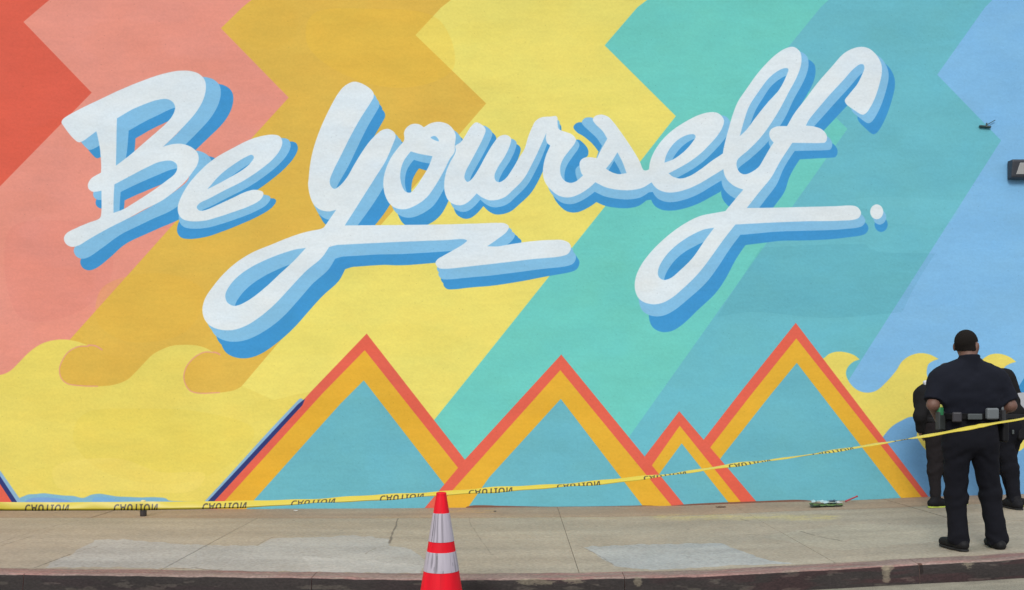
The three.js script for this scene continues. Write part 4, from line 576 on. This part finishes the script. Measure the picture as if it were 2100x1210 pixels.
    mesh('sole', netMesh((p) => Math.max(smin(sdCap([p[0], 0.04, p[2]], [heel[0], 0.04, heel[2]], [mid[0], 0.04, mid[2]], 0.041, 0.042), sdCap([p[0], 0.04, p[2]], [mid[0], 0.04, mid[2]], [toe[0], 0.04, toe[2]], 0.043, 0.035), 0.03), p[1] - 0.018, -p[1]), L0, H0, 0.007), o['sole' + s] || o.sole, sh);
  }
  return P;
}
const weave = greyTexture(128, 128, (i, j) => 0.5 + 0.3 * Math.sin(i * 1.57) * Math.cos(j * 1.57) + 0.3 * (hash(i, j, 2) - 0.5));
const cloth = (r, g, b) => new THREE.MeshPhysicalMaterial({ color: new THREE.Color().setRGB(r, g, b), roughness: 0.95, specularIntensity: 0.25 });
const navy = cloth(0.0105, 0.0118, 0.018), navyTrouser = cloth(0.0088, 0.0092, 0.0128), charcoal = cloth(0.0125, 0.012, 0.0125), leather = new THREE.MeshPhysicalMaterial({ color: new THREE.Color().setRGB(0.008, 0.008, 0.009), roughness: 0.6, specularIntensity: 0.4 }), hairBlack = new THREE.MeshPhysicalMaterial({ color: new THREE.Color().setRGB(0.013, 0.011, 0.0095), roughness: 1, specularIntensity: 0.2 }), sneaker = new THREE.MeshPhysicalMaterial({ color: new THREE.Color().setRGB(0.01, 0.01, 0.012), roughness: 0.7, specularIntensity: 0.3 }), lime = mat(0.46, 0.55, 0.08, 0.6), blackSole = mat(0.01, 0.01, 0.01, 0.8), grey = mat(0.06, 0.07, 0.07, 0.5), paleGrey = mat(0.13, 0.145, 0.15, 0.45);
{
  const s = 242, z = -FOCAL / s, x = (1988 - MID) / s, L = (px, py, dz = 0) => [(px - 1988) / s, (1131 - py) / s, dz];
  const man = makePerson({ name: 'person', at: [x, groundY(x, z), z], bulk: 1.08, neckFat: 1.1, legWide: 0.03,
    joints: { shL: L(1926, 785, 0.0), elL: L(1907, 834, 0.06), wrL: L(1946, 873, -0.17), shR: L(2046, 785, 0.0), elR: L(2064, 836, 0.06), wrR: L(2026, 873, -0.17), handL: L(1960, 862, -0.26), handR: L(2012, 862, -0.26), hipL: L(1963, 920), hipR: L(2017, 920), knL: L(1961, 1022, -0.01), knR: L(2033, 1022, -0.01), anL: L(1964, 1110, 0.02), anR: L(2042, 1111, 0.03) },
    waist: L(1988, 838), chest: L(1986, 796, 0.0), neck: L(1985, 742, 0.015), head: L(1985.5, 712, -0.03), headYaw: -0.75, headPitch: 0.02, hairLine: -0.05, sleeve: 0.86, beltY: 1.13,
    toeL: L(1950, 1110, -0.2), toeR: L(2048, 1110, -0.2), skin: [0.145, 0.072, 0.05], hair: hairBlack, top: navy, bottom: navyTrouser, belt: leather, shoe: leather, sole: blackSole, curl: 0.9 });
  tag(man, 'person in dark navy short-sleeved uniform seen from behind on the kerb side', 'person');
  const gear = (name, w, h, d, px, py, dz, m, ry = 0, rr = 0.01) => { const o = mesh(name, box(w, h, d, rr), m, man); o.position.set(...L(px, py, dz)); o.rotation.y = ry; return o; };
  gear('belt_keeper', 0.12, 0.05, 0.02, 1977, 857, 0.185, grey);
  gear('handcuff_case', 0.105, 0.095, 0.045, 2012, 851, 0.18, paleGrey, 0.12, 0.016);
  gear('pouch', 0.075, 0.085, 0.05, 1944, 858, 0.16, mat(0.025, 0.023, 0.028, 0.5), -0.45, 0.014);
  const ts = gear('stun_gun_holster', 0.045, 0.16, 0.08, 1922, 866, 0.06, mat(0.03, 0.035, 0.033, 0.5), -1.1, 0.012);
  const gr = mesh('grip', box(0.04, 0.075, 0.055, 0.012), mat(0.03, 0.2, 0.075, 0.5), ts); gr.position.set(0.003, 0.075, 0.01);
  const tp = mesh('grip_cap', box(0.038, 0.035, 0.045, 0.012), mat(0.55, 0.55, 0.12, 0.5), ts); tp.position.set(0.003, 0.125, 0.004);
  gear('radio', 0.05, 0.12, 0.04, 2041, 858, 0.115, mat(0.015, 0.015, 0.017, 0.5), 0.6, 0.01);
  const knob = mesh('radio_knob', new THREE.CylinderGeometry(0.01, 0.012, 0.025, 14), paleGrey, man); knob.position.set(...L(2041, 841, 0.115));
  gear('holster', 0.06, 0.2, 0.1, 2053, 886, 0.02, leather, 0.2, 0.02);
}
{
  const s = 184, z = -FOCAL / s, x = (1928 - MID) / s, L = (px, py, dz = 0) => [(px - 1928) / s, (1043 - py) / s, dz];
  const man = makePerson({ name: 'person_001', at: [x, groundY(x, z), z], bulk: 0.98,
    joints: { shL: L(1896, 812, 0.04), elL: L(1878, 856, 0.1), wrL: L(1889, 888, 0.0), handL: L(1902, 896, -0.08), shR: L(1955, 803, -0.14), elR: L(1980, 850, -0.2), wrR: L(1972, 885, -0.3), hipL: L(1916, 897, 0.02), hipR: L(1950, 897, -0.08), knL: L(1918, 965, -0.01), knR: L(1956, 965, -0.12), anL: L(1917, 1028, 0.02), anR: L(1962, 1028, -0.08) },
    waist: L(1928, 862, 0), chest: L(1922, 820, -0.03), neck: L(1938, 786, -0.1), head: L(1958, 771, -0.2), headYaw: -0.9, headPitch: -0.5, sleeve: 1.95, beltY: 0.98,
    toeL: L(1945, 1028, -0.03), toeR: L(1990, 1028, -0.15), thumbL: [1, 0.2, 0], skin: [0.36, 0.2, 0.14], hair: mat(0.06, 0.045, 0.035, 0.9), topName: 'jacket', top: charcoal, bottom: cloth(0.017, 0.0145, 0.0155), belt: leather, shoe: sneaker, sole: lime, curl: 0.7 });
  const wc = mesh('white_collar', box(0.05, 0.07, 0.05, 0.02), mat(0.55, 0.57, 0.6, 0.8), man); wc.position.set(...L(1897, 789, 0.02)); wc.rotation.z = 0.4;
  tag(man, 'person in charcoal long-sleeved jacket and lime-soled shoes standing by the yellow wave', 'person');
}
{
  const s = 190, z = -FOCAL / s, x = (2070 - MID) / s, L = (px, py, dz = 0) => [(px - 2070) / s, (1049 - py) / s, dz];
  const man = makePerson({ name: 'person_002', at: [x, groundY(x, z) + 0.005, z], bulk: 1.02,
    joints: { shL: L(2003, 782, -0.1), elL: L(2000, 838, -0.18), wrL: L(2025, 865, -0.36), shR: L(2061, 779, 0.02), elR: L(2083, 825, 0.02), wrR: L(2082, 850, -0.22), hipL: L(2056, 900), hipR: L(2076, 900, -0.04), knL: L(2073, 968, -0.0), knR: L(2080, 968, -0.16), anL: L(2079, 1034, 0.04), anR: L(2092, 1028, -0.16) },
    waist: L(2056, 858), chest: L(2036, 810, -0.04), neck: L(2024, 782, -0.08), head: L(2012, 762, -0.14), headYaw: 0.3, headPitch: -0.4, sleeve: 1.1, beltY: 1.0,
    toeL: L(2074, 1034, -0.2), toeR: L(2135, 1028, -0.2), skin: [0.36, 0.2, 0.14], hair: mat(0.05, 0.04, 0.03, 0.9), top: charcoal, bottom: navyTrouser, belt: leather, shoe: sneaker, sole: blackSole, soleR: lime, curl: 0.8 });
  tag(man, 'person in dark uniform with a holstered belt partly hidden behind the front person', 'person');
  const gear = (name, w, h, d, px, py, dz, m, ry = 0, rr = 0.01) => { const o = mesh(name, box(w, h, d, rr), m, man); o.position.set(...L(px, py, dz)); o.rotation.y = ry; return o; };
  gear('holster', 0.075, 0.22, 0.09, 2081, 885, 0.09, leather, 0.2, 0.02);
  gear('holster_snap', 0.02, 0.045, 0.02, 2062, 890, 0.15, grey, 0, 0.006);
  gear('buckle', 0.035, 0.03, 0.02, 2056, 846, 0.16, paleGrey, 0, 0.006);
  const g = new THREE.BoxGeometry(0.11, 0.24, 0.004, 4, 6, 1), p = g.attributes.position; for (let i = 0; i < p.count; i++) { const t = (p.getY(i) + 0.12) / 0.24; p.setX(i, p.getX(i) * (0.35 + 0.65 * t)); p.setZ(i, p.getZ(i) + 0.02 * Math.sin(p.getX(i) * 30)); } g.computeVertexNormals();
  const hold = L(2089, 832, -0.1);
  const pad = mesh('paper_sheet', g, mat(0.4, 0.42, 0.45, 0.7)); pad.position.set(x + hold[0], groundY(x, z) + hold[1], z + 0.11); pad.rotation.z = 0.16;
  tag(pad, 'folded pale grey paper held at the side of the far right person', 'paper');
}
renderer.render(scene, camera);
